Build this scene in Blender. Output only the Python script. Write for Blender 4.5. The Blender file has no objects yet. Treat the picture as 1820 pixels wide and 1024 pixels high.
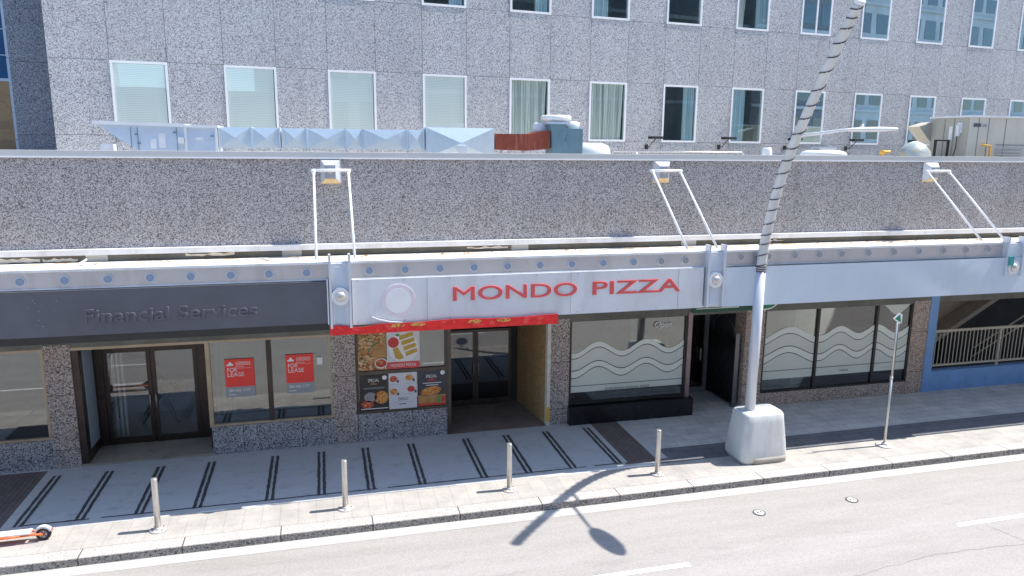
import bpy, bmesh, math, random
from mathutils import Vector, Matrix
random.seed(7)
S = bpy.context.scene
COL = S.collection
PI = math.pi
R = math.radians

# ------------------------------------------------------------------ camera
cam_d = bpy.data.cameras.new("camera"); cam = bpy.data.objects.new("camera", cam_d); COL.objects.link(cam)
yaw, pitch, roll = 0.254618, 0.189905, -0.009234
cy, sy, cp, sp = math.cos(yaw), math.sin(yaw), math.cos(pitch), math.sin(pitch)
fw = Vector((sy*cp, cy*cp, -sp)); rt = Vector((cy, -sy, 0)); dn = fw.cross(rt)
cr, sr = math.cos(roll), math.sin(roll)
rt2 = cr*rt + sr*dn; dn2 = -sr*rt + cr*dn
M = Matrix.Identity(4)
for i in range(3):
    M[i][0] = rt2[i]; M[i][1] = -dn2[i]; M[i][2] = -fw[i]
M.translation = Vector((0, 0, 7.0))
cam.matrix_world = M
cam_d.sensor_width = 36; cam_d.lens = 1300/1820*36; cam_d.clip_end = 2000; cam_d.clip_start = 0.05
S.camera = cam

# ------------------------------------------------------------------ light
SUN_EL = math.atan2(1, 0.63); SUN_AZ = R(90.5)     # sun stands over the far end of the street
w = bpy.data.worlds.new("World"); S.world = w; w.use_nodes = True
nt = w.node_tree; nt.nodes.clear()
sky = nt.nodes.new("ShaderNodeTexSky"); sky.sky_type = 'NISHITA'; sky.sun_disc = False
sky.sun_elevation = SUN_EL; sky.sun_rotation = SUN_AZ; sky.air_density = 1.0; sky.dust_density = 0.6; sky.ozone_density = 2.5
bg = nt.nodes.new("ShaderNodeBackground"); bg.inputs[1].default_value = 0.15
wo = nt.nodes.new("ShaderNodeOutputWorld")
nt.links.new(sky.outputs[0], bg.inputs[0]); nt.links.new(bg.outputs[0], wo.inputs[0])
sl = bpy.data.lights.new("sun", 'SUN'); sl.energy = 3.4; sl.angle = R(0.5); sl.color = (1, .94, .86)
so = bpy.data.objects.new("sun", sl); COL.objects.link(so)
sd = Vector((0.63, -0.02, 1.0)).normalized()
so.rotation_euler = sd.to_track_quat('Z', 'Y').to_euler(); so.location = (20, 5, 30)
S.view_settings.view_transform = 'Standard'; S.view_settings.look = 'None'
S.view_settings.exposure = 1.2; S.view_settings.gamma = 1

# ------------------------------------------------------------------ materials
MATS = {}
def newmat(n):
    m = bpy.data.materials.new(n); m.use_nodes = True; MATS[n] = m
    t = m.node_tree; b = t.nodes['Principled BSDF']; return m, t, b
def N(t, typ, **kw):
    n = t.nodes.new(typ)
    for k, v in kw.items():
        if k.startswith('i_'):
            key = k[2:]; key = int(key) if key.isdigit() else key.replace('_', ' ')
            n.inputs[key].default_value = v
        else: setattr(n, k, v)
    return n
def math_(t, op, a, b=None, c=None):
    n = t.nodes.new('ShaderNodeMath'); n.operation = op
    for i, x in enumerate((a, b, c)):
        if x is None: continue
        if isinstance(x, (int, float)): n.inputs[i].default_value = x
        else: t.links.new(x, n.inputs[i])
    return n.outputs[0]
def mix(t, fac, a, b, mode='MIX'):
    n = t.nodes.new('ShaderNodeMix'); n.data_type = 'RGBA'; n.blend_type = mode
    for s, x in ((n.inputs[0], fac), (n.inputs[6], a), (n.inputs[7], b)):
        if isinstance(x, (int, float)): s.default_value = x
        elif isinstance(x, tuple): s.default_value = x if len(x) == 4 else (*x, 1)
        else: t.links.new(x, s)
    return n.outputs[2]
def ramp(t, src, stops, interp='LINEAR'):
    n = t.nodes.new('ShaderNodeValToRGB'); n.color_ramp.interpolation = interp
    e = n.color_ramp.elements
    while len(e) > 1: e.remove(e[-1])
    for i, (p, c) in enumerate(stops):
        el = e[0] if i == 0 else e.new(p)
        el.position = p; el.color = (*c, 1) if len(c) == 3 else c
    t.links.new(src, n.inputs[0]); return n.outputs[0]
def coords(t, scale=(1, 1, 1), rot=(0, 0, 0)):
    tc = t.nodes.new('ShaderNodeTexCoord'); mp = t.nodes.new('ShaderNodeMapping')
    mp.inputs['Scale'].default_value = scale; mp.inputs['Rotation'].default_value = rot
    t.links.new(tc.outputs['Object'], mp.inputs[0]); return mp.outputs[0]
def noise(t, co, scale, detail=4, rough=.6, out=0):
    n = N(t, 'ShaderNodeTexNoise', i_Scale=scale, i_Detail=detail, i_Roughness=rough)
    t.links.new(co, n.inputs['Vector']); return n.outputs[out]
def bump(t, b, h, strength=.3, dist=.01):
    n = N(t, 'ShaderNodeBump', i_Strength=strength, i_Distance=dist)
    t.links.new(h, n.inputs['Height']); t.links.new(n.outputs[0], b.inputs['Normal'])
def joint_mask(t, joints):
    """dark joint lines: list of (axis, period, offset, width)"""
    tc = t.nodes.new('ShaderNodeTexCoord'); sx = t.nodes.new('ShaderNodeSeparateXYZ')
    t.links.new(tc.outputs['Object'], sx.inputs[0]); out = None
    for ax, per, off, wd in joints:
        v = math_(t, 'FRACT', math_(t, 'DIVIDE', math_(t, 'SUBTRACT', sx.outputs[ax], off - wd/2), per))
        m = math_(t, 'LESS_THAN', v, wd/per)
        out = m if out is None else math_(t, 'MAXIMUM', out, m)
    return out

def joint_cells(t, joints):
    """one random value per cladding panel"""
    tc = t.nodes.new('ShaderNodeTexCoord'); sx = t.nodes.new('ShaderNodeSeparateXYZ'); cb = t.nodes.new('ShaderNodeCombineXYZ')
    t.links.new(tc.outputs['Object'], sx.inputs[0]); acc = [None, None, None]
    for ax, per, off, wd in joints:
        v = math_(t, 'FLOOR', math_(t, 'DIVIDE', math_(t, 'SUBTRACT', sx.outputs[ax], off), per))
        acc[ax] = v if acc[ax] is None else math_(t, 'ADD', acc[ax], v)
    for k in range(3):
        if acc[k] is not None: t.links.new(acc[k], cb.inputs[k])
    wn = t.nodes.new('ShaderNodeTexWhiteNoise'); t.links.new(cb.outputs[0], wn.inputs['Vector']); return wn.outputs[0]
def plain(n, col, rough=.6, metal=0., var=.12, vscale=3., stain=0., bumps=0., spec=.5, coat=0.):
    m, t, b = newmat(n)
    co = coords(t); f = noise(t, co, vscale, 5, .6)
    lo = tuple(c*(1-var) for c in col); hi = tuple(min(1, c*(1+var)) for c in col)
    c = ramp(t, f, [(.3, lo), (.7, hi)])
    if stain:
        g = noise(t, coords(t, (1, 1, .25)), 2.3, 6, .7)
        k = ramp(t, g, [(.5, (0, 0, 0)), (.75, (1, 1, 1))])
        c = mix(t, math_(t, 'MULTIPLY', k, stain), c, (col[0]*.45, col[1]*.4, col[2]*.33))
    t.links.new(c, b.inputs['Base Color'])
    b.inputs['Roughness'].default_value = rough; b.inputs['Metallic'].default_value = metal
    b.inputs['Specular IOR Level'].default_value = spec
    if bumps: bump(t, b, noise(t, co, 25, 4), bumps, .01)
    return m

def granite(n, light, mid, dark, warm, joints, scale=30., big=.18, rough=.55, jf=.85):
    m, t, b = newmat(n); co = coords(t)
    v = N(t, 'ShaderNodeTexVoronoi', i_Scale=scale, i_Randomness=1.0); t.links.new(co, v.inputs['Vector'])
    sep = N(t, 'ShaderNodeSeparateColor'); t.links.new(v.outputs['Color'], sep.inputs[0])
    v2 = noise(t, co, scale*1.7, 3, .7)
    f = math_(t, 'ADD', math_(t, 'MULTIPLY', sep.outputs[0], .75), math_(t, 'MULTIPLY', math_(t, 'SUBTRACT', v2, .5), .9))
    c = ramp(t, f, [(.08, dark), (.24, mid), (.5, light), (.8, tuple(min(1, x*1.25) for x in light))])
    w_ = ramp(t, noise(t, co, .7, 4, .6), [(.38, (1, 1, 1)), (.68, warm)])
    c = mix(t, 1., c, w_, 'MULTIPLY')
    st = ramp(t, noise(t, coords(t, (1.3, 1.3, .16)), 1.1, 5, .6), [(.3, (1-big,)*3), (.7, (1+big*.0,)*3)])
    c = mix(t, 1., c, st, 'MULTIPLY')
    if joints:
        jm = joint_mask(t, joints)
        c = mix(t, math_(t, 'MULTIPLY', jm, jf), c, (.03, .03, .03))
        fl = joint_cells(t, joints)
        c = mix(t, 1., c, ramp(t, fl, [(0., (.94, .94, .945)), (1., (1.04, 1.035, 1.035))]), 'MULTIPLY')
    t.links.new(c, b.inputs['Base Color']); b.inputs['Roughness'].default_value = rough
    b.inputs['Specular IOR Level'].default_value = .3
    return m

def glassmat(n, tint=(.62, .68, .68), fac=.16, wob=.02, rough=.01, refl=(1, 1, 1)):
    m, t, b = newmat(n); t.nodes.remove(b)
    out = t.nodes['Material Output']
    tr = N(t, 'ShaderNodeBsdfTransparent'); tr.inputs[0].default_value = (*tint, 1)
    gl = N(t, 'ShaderNodeBsdfGlossy'); gl.inputs['Roughness'].default_value = rough; gl.inputs[0].default_value = (*refl, 1)
    fr = N(t, 'ShaderNodeFresnel'); fr.inputs[0].default_value = 1.55
    f = math_(t, 'ADD', fr.outputs[0], fac); f = math_(t, 'MINIMUM', f, 1.)
    bn = N(t, 'ShaderNodeBump', i_Strength=wob, i_Distance=.05)
    t.links.new(noise(t, coords(t), .9, 1, .4), bn.inputs['Height'])
    t.links.new(bn.outputs[0], gl.inputs['Normal'])
    mx = N(t, 'ShaderNodeMixShader'); t.links.new(f, mx.inputs[0])
    t.links.new(tr.outputs[0], mx.inputs[1]); t.links.new(gl.outputs[0], mx.inputs[2]); t.links.new(mx.outputs[0], out.inputs[0])
    return m

TJ = [(0, 2.747, -2.94, .012), (0, 2.747, -1.58, .012), (2, 3.83, 9.12, .011), (2, 3.83, 7.22, .011)]
granite('tower_granite', (.57, .57, .57), (.38, .38, .385), (.10, .10, .11), (1.0, .98, .97), TJ, 68, .12)
granite('recess_shade_granite', (.24, .27, .32), (.13, .15, .19), (.03, .035, .05), (1.0, .99, .98), TJ, 68, .12)  # darker copy of the tower granite, shade of the recess in its colour
granite('podium_granite', (.44, .44, .445), (.26, .26, .27), (.075, .075, .08), (1.03, .96, .94), [(0, 1.84, .75, .006)], 62, .14, .55, .4)
granite('plinth_granite', (.46, .465, .485), (.21, .21, .225), (.035, .035, .04), (1.0, .98, .97), [(0, 1.3, -.65, .014)], 58, .1)
granite('pillar_granite', (.54, .485, .46), (.27, .24, .23), (.05, .045, .042), (1.05, .94, .89), [(2, 1.25, .42, .014)], 58, .15)
granite('pinkish_granite', (.60, .50, .44), (.34, .28, .24), (.08, .065, .058), (1.03, .95, .90), [(2, 1.2, .66, .012)], 62, .15)
plain('white_metal', (.78, .79, .8), .35, .0, .05, 2)
plain('tower_frame', (.8, .79, .78), .45, .0, .04, 3)
plain('lip_white', (.76, .76, .755), .6, 0, .10, 1.8, .45)
plain('banner_white', (.56, .63, .71), .6, 0, .04, .6, .12)
plain('board_white', (.66, .67, .69), .5, 0, .07, .9, .28)
plain('alu_band', (.60, .58, .59), .38, .65, .08, 1.1, .3)
plain('lens_grey', (.36, .36, .38), .25, .4, .1, 8)
plain('bracket_grey', (.33, .35, .40), .4, .2, .08, 5)
plain('rust_yellow', (.62, .48, .26), .7, 0, .2, 12)
plain('light_lens', (.26, .33, .44), .25, .2, .1, 8)
plain('pier_metal', (.62, .66, .72), .35, .35, .05, 2)
plain('cap_metal', (.50, .51, .51), .5, .1, .06, .7)
plain('black_board', (.095, .10, .12), .42, 0, .14, 1.2, .0)
plain('dark_trim', (.02, .02, .02), .35, 0, .2, 3)
plain('bronze', (.055, .04, .034), .35, .5, .2, 5)
plain('bronze_rail', (.09, .075, .065), .4, .5, .2, 5)
plain('tan_frame', (.42, .34, .24), .4, .3, .12, 4)
plain('rose_frame', (.28, .2, .21), .35, .4, .2, 4)
plain('wall_concrete', (.17, .17, .15), .85, 0, .25, 1.3, .5, .3)
plain('foam_white', (.7, .66, .58), .9, 0, .15, 6)
plain('soffit', (.7, .7, .69), .8)
plain('office_dim', (.34, .38, .38), .85, 0, .2, 1.2)
plain('interior_wall', (.30, .29, .28), .9, 0, .15, .8)
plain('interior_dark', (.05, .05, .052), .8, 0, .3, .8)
plain('interior_floor', (.16, .16, .16), .5, 0, .2, 1.5)
plain('blind_strip', (.62, .64, .62), .7, 0, .05, 3)
plain('black_tile', (.012, .012, .014), .25, 0, .3, 4)
plain('door_grey', (.22, .23, .25), .4, .3)
plain('gate_black', (.014, .014, .016), .45, .2)
plain('blue_paint', (.20, .37, .68), .7, 0, .1, 2.5, .3, .2)
plain('rail_cream', (.48, .44, .36), .5, 0, .06)
plain('tan_wall', (.56, .46, .36), .85, 0, .12, 1.1, .4)
plain('ramp_dark', (.035, .04, .05), .8, 0, .3, 1.5)
plain('rust_trim', (.42, .38, .33), .7)
plain('steel', (.60, .585, .55), .38, .75, .08, 6)
plain('steel_base', (.62, .6, .57), .5, .4, .08, 6)
plain('pole_paint', (.60, .63, .68), .38, .15, .04, 1.2)
plain('pole_wrap', (.60, .60, .59), .55, .05, .08, 2.5)
plain('cable', (.07, .065, .065), .6)
plain('bulb', (.8, .78, .74), .3)
plain('block_paint', (.58, .605, .605), .65, 0, .07, 2.2, .45, .15)
plain('block_skirt', (.40, .37, .33), .8, 0, .12, 4)
plain('scooter_orange', (.80, .13, .02), .4, 0, .05, 4)
plain('scooter_grey', (.68, .70, .73), .45, 0, .06, 4)
plain('rubber', (.02, .02, .02), .7)
plain('rim', (.16, .16, .17), .35, .5)
plain('red_white', (.75, .1, .08), .4)
plain('sign_green', (.0, .20, .09), .45, 0, .05)
plain('awning_green', (.012, .085, .05), .5, 0, .1)
plain('sign_white', (.8, .8, .8), .5, 0, .03)
plain('letter_red', (.68, .09, .09), .5, 0, .05)
plain('logo_pink', (.73, .65, .70), .6, 0, .12, 4)
plain('poster_red', (.86, .055, .04), .5, 0, .04, 5)
plain('poster_grey', (.30, .33, .36), .5, 0, .04, 5)
plain('poster_black', (.035, .032, .032), .5, 0, .3, 5)
plain('poster_navy', (.05, .055, .075), .5, 0, .15, 5)
plain('poster_white', (.66, .68, .72), .5, 0, .03, 5)
plain('print_brown', (.30, .16, .08), .6, 0, .5, 18)
plain('print_red', (.58, .05, .04), .5, 0, .25, 30)
plain('print_gold', (.55, .36, .06), .5, 0, .4, 40)
plain('print_green', (.08, .3, .08), .5, 0, .4, 40)
plain('print_grey', (.32, .30, .31), .5, 0, .3, 40)
plain('hvac_blue', (.62, .71, .82), .4, .35, .06, 2.5)
plain('hvac_teal', (.17, .28, .33), .45, .2, .12, 3)
plain('rtu_cream', (.60, .57, .49), .55, 0, .04, 1.5, .15)
plain('rtu_tan', (.44, .41, .34), .55, 0, .04, 1.5, .15)
plain('yellow_pipe', (.75, .42, .06), .5)
plain('flood_black', (.02, .02, .022), .5)
plain('label_white', (.75, .77, .8), .5)
plain('print_line', (.07, .07, .08), .6)
plain('skin', (.42, .26, .19), .6, 0, .05, 20)
plain('cloth_dark', (.03, .032, .038), .85, 0, .2, 10)
plain('cloth_grey', (.09, .09, .1), .85, 0, .2, 10)
plain('hair_dark', (.025, .018, .014), .7, 0, .2, 40)
plain('bag_pink', (.45, .05, .14), .7, 0, .1, 10)
plain('membrane', (.62, .60, .56), .8, 0, .15, 1)
plain('teal_box', (.03, .28, .28), .4)
plain('cafe_wall', (.78, .68, .56), .85, 0, .08, .8)
plain('lobby_pale', (.66, .66, .64), .7, 0, .1, .8)
plain('cafe_grey', (.50, .53, .50), .8, 0, .15, 1.2)
plain('opp_concrete', (.16, .17, .175), .85, 0, .1, .5, .2)
plain('opp_light', (.42, .43, .43), .85, 0, .1, .5, .2)
plain('opp_glass', (.04, .06, .08), .08, 0, .1, .5, 0, 0, .8)
plain('nb_glass', (.012, .075, .19), .15, 0, .25, .6, 0, 0, .6)
plain('nb_metal', (.40, .49, .60), .4, .2, .05, 2)
plain('planter_tile', (.2, .2, .2), .7)
glassmat('tower_glass', (.93, .99, .97), .09, .02, .01, (.60, .78, .86))
glassmat('shop_glass', (.55, .60, .58), .10, .015)
glassmat('cafe_glass', (.80, .84, .80), .08, .015)
glassmat('door_glass', (.93, .95, .95), .03, .01)
glassmat('dark_glass', (.30, .33, .34), .06, .012)

def duct_mat():
    m, t, b = newmat('galvanised'); co = coords(t)
    f = noise(t, co, 5, 5, .7); g = noise(t, coords(t, (6, 6, .8)), 2.2, 3, .6)
    c = mix(t, f, (.56, .66, .72), (.76, .85, .9)); c = mix(t, math_(t, 'MULTIPLY', g, .3), c, (.38, .48, .58))
    t.links.new(c, b.inputs['Base Color']); b.inputs['Metallic'].default_value = .45; b.inputs['Roughness'].default_value = .42
duct_mat()
def rust_mat():
    m, t, b = newmat('rust_paint'); co = coords(t)
    f = noise(t, co, 6, 6, .7); g = noise(t, coords(t, (5, 5, .6)), 2.5, 4, .6)
    c = mix(t, f, (.20, .035, .02), (.36, .085, .045)); c = mix(t, ramp(t, g, [(.55, (0, 0, 0)), (.72, (.5, .5, .5))]), c, (.5, .3, .25))
    t.links.new(c, b.inputs['Base Color']); b.inputs['Roughness'].default_value = .5
rust_mat()

def road_mat():
    m, t, b = newmat('asphalt'); co = coords(t)
    f = noise(t, co, 45, 5, .75); g = noise(t, coords(t, (.25, 1.6, 1)), 1.2, 6, .65); h = noise(t, coords(t, (.5, 3, 1)), 5, 5, .7)
    c = ramp(t, f, [(.25, (.275, .262, .246)), (.5, (.335, .320, .302)), (.75, (.375, .36, .342))])
    c = mix(t, 1., c, ramp(t, g, [(.3, (.86, .85, .84)), (.7, (1.04, 1.04, 1.04))]), 'MULTIPLY')
    d = ramp(t, h, [(.60, (0, 0, 0)), (.74, (1, 1, 1))])
    sp_ = ramp(t, noise(t, coords(t, (.6, 1.6, 1)), 14, 3, .6), [(.66, (0, 0, 0)), (.72, (1, 1, 1))])
    c = mix(t, math_(t, 'MULTIPLY', d, .22), c, (.2, .18, .17)); c = mix(t, math_(t, 'MULTIPLY', math_(t, 'MULTIPLY', d, sp_), .6), c, (.12, .11, .1))
    # thin meandering cracks
    v = N(t, 'ShaderNodeTexVoronoi', feature='DISTANCE_TO_EDGE', i_Scale=.22)
    wv = N(t, 'ShaderNodeVectorMath', operation='ADD'); nz = noise(t, co, 1.5, 5, .6, 1)
    sc = N(t, 'ShaderNodeVectorMath', operation='SCALE'); sc.inputs['Scale'].default_value = .5; t.links.new(nz, sc.inputs[0])
    t.links.new(coords(t, (.55, 1.3, 1)), wv.inputs[0]); t.links.new(sc.outputs[0], wv.inputs[1]); t.links.new(wv.outputs[0], v.inputs['Vector'])
    cr_ = math_(t, 'LESS_THAN', v.outputs[0], .0045)
    gate = ramp(t, noise(t, co, .35, 2, .5), [(.5, (0, 0, 0)), (.56, (1, 1, 1))])
    c = mix(t, math_(t, 'MULTIPLY', math_(t, 'MULTIPLY', cr_, gate), .0), c, (.13, .11, .1))
    oil = ramp(t, noise(t, coords(t, (.35, 1.1, 1)), 1.7, 4, .6), [(.60, (0, 0, 0)), (.72, (1, 1, 1))])
    c = mix(t, math_(t, 'MULTIPLY', oil, .3), c, (.16, .15, .145))
    ag = N(t, 'ShaderNodeTexVoronoi', i_Scale=55.); t.links.new(co, ag.inputs['Vector']); sg_ = N(t, 'ShaderNodeSeparateColor'); t.links.new(ag.outputs['Color'], sg_.inputs[0])
    c = mix(t, 1., c, ramp(t, sg_.outputs[0], [(0., (.88, .88, .88)), (.5, (1, 1, 1)), (1., (1.07, 1.07, 1.07))]), 'MULTIPLY')
    t.links.new(c, b.inputs['Base Color']); b.inputs['Roughness'].default_value = .85
    bump(t, b, f, .25, .01)
road_mat()

def paver_mat(n, c1, c2, mortar, bw, rh, rot=0., off=.5, wet=.0, msize=.006):
    m, t, b = newmat(n); co = coords(t, (1, 1, 1), (0, 0, rot))
    br = N(t, 'ShaderNodeTexBrick', offset=off, i_Scale=1., i_Mortar_Size=msize, i_Brick_Width=bw, i_Row_Height=rh)
    br.inputs['Color1'].default_value = (*c1, 1); br.inputs['Color2'].default_value = (*c2, 1); br.inputs['Mortar'].default_value = (*mortar, 1)
    br.inputs['Mortar Smooth'].default_value = .2
    t.links.new(co, br.inputs['Vector'])
    f = noise(t, coords(t), 1.7, 6, .7); h = noise(t, coords(t), 30, 4, .7)
    c = mix(t, 1., br.outputs[0], ramp(t, f, [(.3, (.74, .74, .74)), (.68, (1.08, 1.06, 1.03))]), 'MULTIPLY')
    c = mix(t, 1., c, ramp(t, h, [(.3, (.86, .86, .86)), (.7, (1.1, 1.1, 1.1))]), 'MULTIPLY')
    t.links.new(c, b.inputs['Base Color']); b.inputs['Roughness'].default_value = .8
    bump(t, b, h, .2, .005)
paver_mat('paver_beige', (.43, .415, .39), (.405, .39, .37), (.31, .30, .28), .66, .335, PI/2)
paver_mat('paver_grey', (.60, .60, .60), (.50, .51, .52), (.26, .26, .26), .60, .30, R(0))
paver_mat('paver_shade', (.16, .17, .19), (.13, .14, .16), (.06, .06, .07), .6, .3, 0)
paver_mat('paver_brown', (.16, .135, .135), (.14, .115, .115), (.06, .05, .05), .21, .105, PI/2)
paver_mat('threshold_brick', (.23, .18, .165), (.28, .225, .20), (.13, .115, .105), .2, .075, 0, .5, 0, .01)

def concrete_mat(n, a, bcol, stains=.5, dots=True):
    m, t, b = newmat(n); co = coords(t)
    f = noise(t, coords(t, (.7, 1.6, 1)), 1.6, 7, .68); h = noise(t, co, 40, 4, .7)
    c = mix(t, f, a, bcol)
    g = ramp(t, noise(t, coords(t, (1, 1.4, 1)), 2.6, 6, .7), [(.54, (0, 0, 0)), (.74, (1, 1, 1))])
    c = mix(t, math_(t, 'MULTIPLY', g, stains), c, tuple(x*.5 for x in a))
    if dots:
        d = ramp(t, noise(t, coords(t, (1, 2, 1)), 9, 3, .55), [(.68, (0, 0, 0)), (.73, (1, 1, 1))])
        c = mix(t, math_(t, 'MULTIPLY', d, .5), c, tuple(x*.35 for x in a))
    c = mix(t, 1., c, ramp(t, h, [(.3, (.9, .9, .9)), (.7, (1.07, 1.07, 1.07))]), 'MULTIPLY')
    t.links.new(c, b.inputs['Base Color']); b.inputs['Roughness'].default_value = .8
    bump(t, b, h, .15, .005)
concrete_mat('slab_concrete', (.40, .425, .45), (.50, .52, .53), .55)
concrete_mat('slab_border', (.42, .43, .43), (.52, .52, .52), .4)
concrete_mat('gutter_concrete', (.38, .37, .35), (.47, .46, .44), .3)
concrete_mat('threshold', (.22, .19, .165), (.40, .36, .31), .7)
concrete_mat('sealant', (.028, .028, .03), (.085, .085, .09), .5)
concrete_mat('crack_grey', (.16, .15, .14), (.24, .23, .22), .2, False)
concrete_mat('line_and_sun_white', (.70, .70, .69), (.80, .80, .79), .12, False)
granite('kerb_granite', (.52, .50, .47), (.44, .42, .395), (.25, .24, .23), (1, .98, .96), [(0, 1.66777, -4.29955, .022)], 85, .08, .7)
granite('kerb_face_shade', (.36, .35, .335), (.24, .23, .22), (.09, .09, .085), (1.05, .98, .9), [(0, 1.66777, -4.29955, .022)], 50, .2, .8)  # darker kerb granite, shade of the street side put into the colour
granite('plywood', (.56, .39, .20), (.44, .30, .15), (.26, .17, .09), (1.05, .95, .8), [], 60, .2, .7)
granite('ground_far', (.35, .34, .32), (.3, .29, .28), (.2, .2, .2), (1, 1, 1), [], 8, .1, .9)

def print_mat(n, cols, scale, rnd=1.0):
    m, t, b = newmat(n); co = coords(t)
    v = N(t, 'ShaderNodeTexVoronoi', i_Scale=scale, i_Randomness=rnd)
    t.links.new(coords(t, (1, 1, 1.6), (0, R(35), 0)), v.inputs['Vector'])
    sep = N(t, 'ShaderNodeSeparateColor'); t.links.new(v.outputs['Color'], sep.inputs[0])
    f = math_(t, 'ADD', math_(t, 'MULTIPLY', sep.outputs[0], .8), math_(t, 'MULTIPLY', noise(t, co, scale*1.3, 3), .3))
    c = ramp(t, f, [(i/len(cols)*1.0+.05, x) for i, x in enumerate(cols)], 'CONSTANT')
    t.links.new(c, b.inputs['Base Color']); b.inputs['Roughness'].default_value = .45
print_mat('print_pasta', [(.10, .03, .015), (.45, .20, .05), (.62, .42, .25), (.35, .07, .02), (.5, .3, .1), (.12, .16, .03), (.7, .55, .4)], 16)
print_mat('print_pizza', [(.45, .05, .02), (.62, .30, .05), (.7, .42, .1), (.5, .09, .03), (.66, .36, .08)], 26)
print_mat('print_pizza_red', [(.55, .04, .02), (.6, .12, .04), (.35, .03, .02), (.66, .3, .12)], 22)
print_mat('print_wood', [(.40, .20, .06), (.46, .25, .08), (.5, .28, .1)], 6)
print_mat('banner_red_print', [(.70, .012, .012), (.78, .015, .015), (.74, .012, .012), (.66, .01, .01), (.80, .06, .05)], 9)
print_mat('debris', [(.70, .66, .58), (.76, .73, .68), (.70, .63, .52), (.78, .75, .7), (.72, .68, .62), (.55, .42, .28), (.74, .71, .66)], 5)
print_mat('plastic_wrap', [(.36, .42, .41), (.44, .49, .46), (.50, .46, .30), (.33, .38, .38)], 4)
print_mat('nb_brick', [(.26, .17, .085), (.30, .2, .1), (.23, .15, .08)], 3)

def film_mat(nm='frosted_film', fc=.84):
    m, t, b = newmat(nm); t.nodes.remove(b); out = t.nodes['Material Output']
    tr = N(t, 'ShaderNodeBsdfTransparent'); tr.inputs[0].default_value = (.75, .78, .76, 1)
    df = N(t, 'ShaderNodeBsdfDiffuse'); df.inputs[0].default_value = (.88, .93, .86, 1)
    tl = N(t, 'ShaderNodeBsdfTranslucent'); tl.inputs[0].default_value = (.6, .66, .6, 1)
    m1 = N(t, 'ShaderNodeMixShader'); m1.inputs[0].default_value = .05
    t.links.new(df.outputs[0], m1.inputs[1]); t.links.new(tl.outputs[0], m1.inputs[2])
    m2 = N(t, 'ShaderNodeMixShader'); m2.inputs[0].default_value = fc
    t.links.new(tr.outputs[0], m2.inputs[1]); t.links.new(m1.outputs[0], m2.inputs[2]); t.links.new(m2.outputs[0], out.inputs[0])
film_mat()
film_mat('frosted_band', .98)
def blind_mat():
    m, t, b = newmat('window_blind')
    tc = t.nodes.new('ShaderNodeTexCoord'); sx = t.nodes.new('ShaderNodeSeparateXYZ'); t.links.new(tc.outputs['Object'], sx.inputs[0])
    v = math_(t, 'FRACT', math_(t, 'MULTIPLY', sx.outputs[2], 22.))
    c = ramp(t, v, [(0., (.52, .50, .46)), (.25, (.86, .83, .77)), (.8, (.90, .87, .81))])
    t.links.new(c, b.inputs['Base Color']); b.inputs['Roughness'].default_value = .6
blind_mat()
def curtain_mat(n, c1, c2):
    m, t, b = newmat(n); f = noise(t, coords(t, (14, 1, .25)), 1.4, 3, .5)
    t.links.new(ramp(t, f, [(.32, c1), (.68, c2)]), b.inputs['Base Color']); b.inputs['Roughness'].default_value = .9
curtain_mat('curtain_sheer', (.42, .44, .40), (.82, .82, .76))
curtain_mat('curtain_blue', (.30, .42, .46), (.5, .62, .66))

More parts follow.
